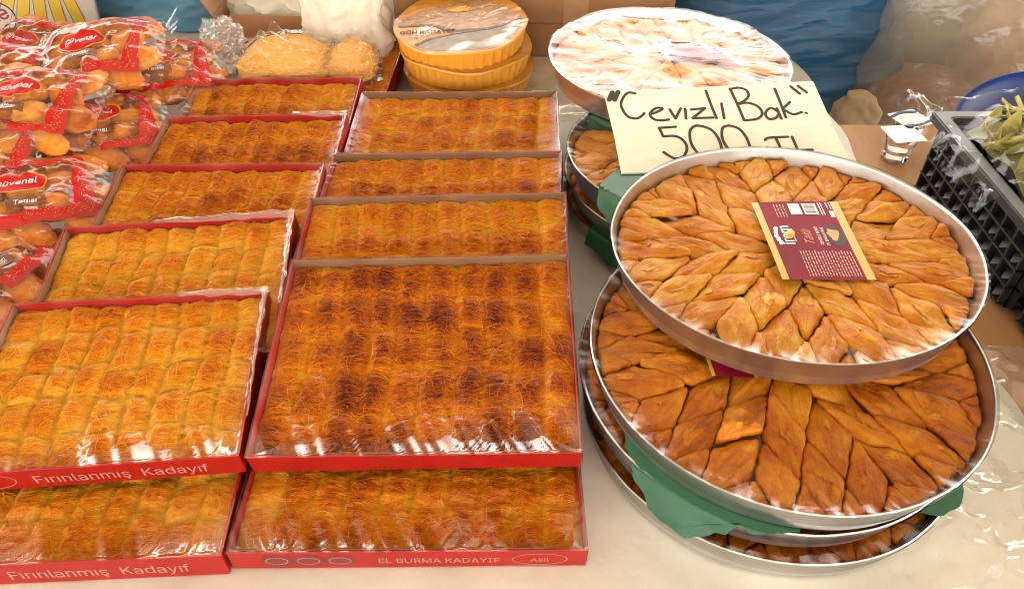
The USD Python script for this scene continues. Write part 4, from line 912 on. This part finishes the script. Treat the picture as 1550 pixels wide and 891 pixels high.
# ------------------------------------------------------------------ background: sacks, cartons, bags
def sack_mesh(w, d, h, seed, crease=.02, n=90, m=70, p=3.2, top=.55, lean=0.0, stretch=(3, 3, 9), tz=.93):
    a = np.linspace(0, 2 * PI, n + 1)[:-1]; zs = np.linspace(0, 1, m)
    A, Zn = np.meshgrid(a, zs, indexing='ij')
    k = (np.abs(np.cos(A)) ** p + np.abs(np.sin(A)) ** p) ** (-1 / p)
    bul = .86 + .14 * np.sin(PI * np.clip(Zn * 1.05, 0, 1)) ** .7
    sh_ = np.where(Zn > tz, 1 - (1 - top) * ((Zn - tz) / (1 - tz)) ** 1.6, 1.0) * np.where(Zn < .06, .88 + .12 * np.sqrt(np.clip(Zn / .06, 0, 1)), 1)
    x, y, z = w / 2 * k * np.cos(A) * bul * sh_, d / 2 * k * np.sin(A) * bul * sh_, Zn * h
    q = np.stack([x, y, z], -1)
    dsp = crease * (np.abs(fb(q * stretch, 4, seed)) * 1.6 + .6 * fb(q * np.array(stretch) * .45, 3, seed + 1)) - crease * .3
    nrm = np.stack([np.cos(A), np.sin(A), 0 * A], -1)
    q = q - nrm * dsp[..., None]; q[..., 0] += lean * z
    v = q.reshape(-1, 3); f = []
    i, j = np.meshgrid(np.arange(n), np.arange(m - 1), indexing='ij'); i2 = (i + 1) % n
    f = np.concatenate([np.stack([i * m + j, i2 * m + j, i2 * m + j + 1], -1).reshape(-1, 3), np.stack([i * m + j, i2 * m + j + 1, i * m + j + 1], -1).reshape(-1, 3)])
    c0, c1 = len(v), len(v) + 1
    v = np.concatenate([v, [[0, 0, 0], [lean * h, 0, h * 1.005]]])
    ii = np.arange(n); i2 = (ii + 1) % n
    f = np.concatenate([f, np.stack([i2 * m, ii * m, np.full(n, c0)], 1), np.stack([ii * m + m - 1, i2 * m + m - 1, np.full(n, c1)], 1)])
    return trimesh.Trimesh(v, f, process=False)
t = thing('blue_sack', 'big dark blue woven sack standing behind the shiny baklava tray', 'sack', (.62, 2.03, 0), Rm(0, 0, 4))
part(t, 'body', sack_mesh(.70, .55, 1.0, 81, .05, lean=.10, stretch=(3.5, 3.5, 11), n=160, m=150), M['blue_weave'], True)
t = thing('blue_sack', 'faded blue woven sack behind the bags of sweets at left', 'sack', (-.90, 2.05, TABLE + .006), Rm(0, 0, -4))
part(t, 'body', sack_mesh(.62, .24, .50, 82, .035, stretch=(6, 6, 10), n=160, m=130), M['blue_weave_faded'], True)
t = thing('clear_sack', 'greyish see-through plastic sack with pinkish grains at its bottom', 'sack', (1.05, 1.80, .36), Rm(0, 0, -6))
part(t, 'bag_film', sack_mesh(.40, .34, .75, 83, .030, top=.8, lean=.05, stretch=(8, 8, 6)), M['milky_plastic'], True)
part(t, 'grain', sack_mesh(.36, .30, .335, 84, .012, top=.7, stretch=(8, 8, 8), tz=.8), M['pink_grain'], True)
part(t, 'red_print', rbx(.12, .145, -.182, -.180, .57, .615, .0008), M['dull_red'], False)
t = thing('paper_sack', 'small crumpled beige bag wedged between the blue and clear sacks', 'bag', (.815, 1.62, .34), Rm(0, 0, 10))
part(t, 'body', sack_mesh(.085, .10, .405, 85, .030, top=.62, stretch=(13, 13, 13), tz=.9), M['beige_sack'], True)
t = thing('yellow_sack', 'plump yellow plastic sack with dark lettering beside the clear sack', 'sack', (1.34, 1.86, .36), Rm(0, 0, -12))
sm = sack_mesh(.36, .30, .60, 86, .016, top=.5, stretch=(5, 5, 9), tz=.7)
part(t, 'body', sm, M['yellow_sack'], True)
lt = text('ORMANCIK', .030, 0, 0, 72, bold=True); v = lt.vertices.copy(); v = np.c_[v[:, 0] + .03, -.150 - v[:, 2], v[:, 1] + .42]
lt = trimesh.Trimesh(v, lt.faces[:, ::-1], process=False)
part(t, 'lettering', lt, M['black_ink'], False)
t = thing('clear_sack', 'slack clear plastic hanging over the yellow sack at the upper right', 'sack', (1.46, 2.12, .30), Rm(0, 0, 8))
part(t, 'bag_film', sack_mesh(.5, .36, .75, 87, .03, top=.7, stretch=(6, 6, 4)), M['milky_plastic'], True)
t = thing('beige_sack', 'plain brownish sack in shade behind the clear sacks', 'sack', (1.25, 2.42, 0), Rm(0, 0, 0))
part(t, 'body', sack_mesh(1.1, .5, 1.02, 88, .03, stretch=(3, 3, 5)), M['beige_sack'], True)

def open_carton(label, loc, rz, W, D, H, flap=True):
    t = thing('carton', label, 'carton', loc, Rm(0, 0, rz)); th = .004; w, d = W / 2, D / 2
    part(t, 'front_panel', bx(-w, w, -d, -d + th, 0, H), M['carton'], False); part(t, 'rear_panel', bx(-w, w, d - th, d, 0, H), M['carton'], False)
    part(t, 'side_panel', bx(-w, -w + th, -d + th + .0003, d - th - .0003, 0, H), M['carton'], False); part(t, 'side_panel', bx(w - th, w, -d + th + .0003, d - th - .0003, 0, H), M['carton'], False)
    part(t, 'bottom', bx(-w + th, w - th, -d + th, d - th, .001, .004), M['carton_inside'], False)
    if flap:
        m = bx(-w, w, -.0005, .003, 0, .10); m.apply_transform(trimesh.transformations.rotation_matrix(math.radians(155), [1, 0, 0])); m.apply_translation([0, -d, H]); 
        m2 = bx(0, .003, -d, d, 0, .09); m2.apply_transform(trimesh.transformations.rotation_matrix(math.radians(-25), [0, 1, 0])); m2.apply_translation([-w - .003, 0, H]); part(t, 'flap', m2, M['carton'], False)
    return t
open_carton('open brown carton with white plastic bags in it, left of the orange tubs', (-.515, 1.955, TABLE + .006), 0, .37, .40, .118)
t = thing('carton', 'closed brown carton with a taped seam behind the orange tubs', 'carton', (.055, 1.985, TABLE + .006), Rm(0, 0, -1))
part(t, 'body', rbx(-.33, .33, -.19, .19, 0, .085, .003), M['carton'], 30); part(t, 'lid', rbx(-.333, .333, -.193, .193, .0852, .22, .003), M['carton'], 30); part(t, 'tape_strip', rbx(.07, .13, -.1945, -.1932, .03, .22, .0004), M['tape'], 30)
t = thing('white_bag', 'bulging cream plastic bag slumped over the front of the open carton', 'plastic bag', (-.375, 1.735, TABLE + .006), Rm(0, 0, 8))
part(t, 'body', sack_mesh(.20, .15, .26, 91, .05, top=.5, stretch=(13, 13, 7), tz=.7), M['white_plastic'], True)
t = thing('white_bag', 'white plastic bag heaped inside the open carton', 'plastic bag', (-.52, 1.945, TABLE + .012), Rm(0, 0, -10))
part(t, 'body', sack_mesh(.32, .33, .19, 92, .06, top=.5, stretch=(11, 11, 11), tz=.6), M['white_plastic'], True)
t = thing('white_bag', 'see-through plastic bag with blue print, between the cream bag and the tubs', 'plastic bag', (-.235, 1.90, TABLE + .006), Rm(0, 0, 12))
part(t, 'body', sack_mesh(.17, .16, .205, 93, .036, top=.5, stretch=(14, 14, 10), tz=.65), M['white_plastic'], True)
part(t, 'blue_print', affinity and flat(affinity.scale(Point(0, 0).buffer(.02, 8), 1.4, .6), z=.2085), M['blue_plastic'], False)
t = thing('film_wad', 'wad of clear film beside the open carton at the back left', 'film', tuple(at(325, 78, .86) + [0, .06, 0]))
m = trimesh.creation.icosphere(4, 1.0); v = m.vertices * (1 + .5 * fb(m.vertices * 3.1, 4, 4))[:, None] * [.045, .04, .05]; part(t, 'body', trimesh.Trimesh(v, m.faces, process=False), M['clear_plastic'], True)

# banana carton at the upper left
t = thing('banana_carton', 'white banana carton with printed bananas and a pink band, upper left corner', 'carton', (-1.27, 1.87, TABLE + .006), Rm(-14, 6, 24))
bw, bd, bh = .42, .25, .25
part(t, 'body', rbx(-bw / 2, bw / 2, -bd / 2, bd / 2, 0, bh, .003), M['carton_white'], 30)
F = -bd / 2
def onface(m, l=.0006): 
    v = m.vertices.copy(); return trimesh.Trimesh(np.c_[v[:, 0], F - l - v[:, 2], v[:, 1]], m.faces, process=False)
for k in range(5):
    x0 = .045 + .024 * k; c = LineString(smooth_line([(x0 + .03, .215), (x0 - .005 + .004 * k, .14), (x0 - .045 + .018 * k, .05)], 8))
    part(t, 'banana_print', onface(flat(c.buffer(.0125)), .0005 + .0003 * k), M['banana_yellow'], False); part(t, 'banana_outline', onface(flat(c.buffer(.0132).difference(c.buffer(.0118))), .0008 + .0003 * k), M['brown_print'], False)
part(t, 'pink_band', onface(flat(Polygon([(-.21, .13), (.03, .20), (.03, .245), (-.21, .245)]))), M['carton_pink'], False)
ov = affinity.translate(affinity.scale(Point(0, 0).buffer(1, 24), .055, .042), -.02, .075)
bp = part(t, 'badge', onface(flat(ov), .0006), M['carton_white'], False); part(bp, 'badge_border', onface(flat(ov.difference(ov.buffer(-.003))), .0009), M['black_ink'], False)
part(bp, 'lettering', onface(text('Dole', .030, -.022, .078, 18, bold=True), .0009), M['dull_red'], False)
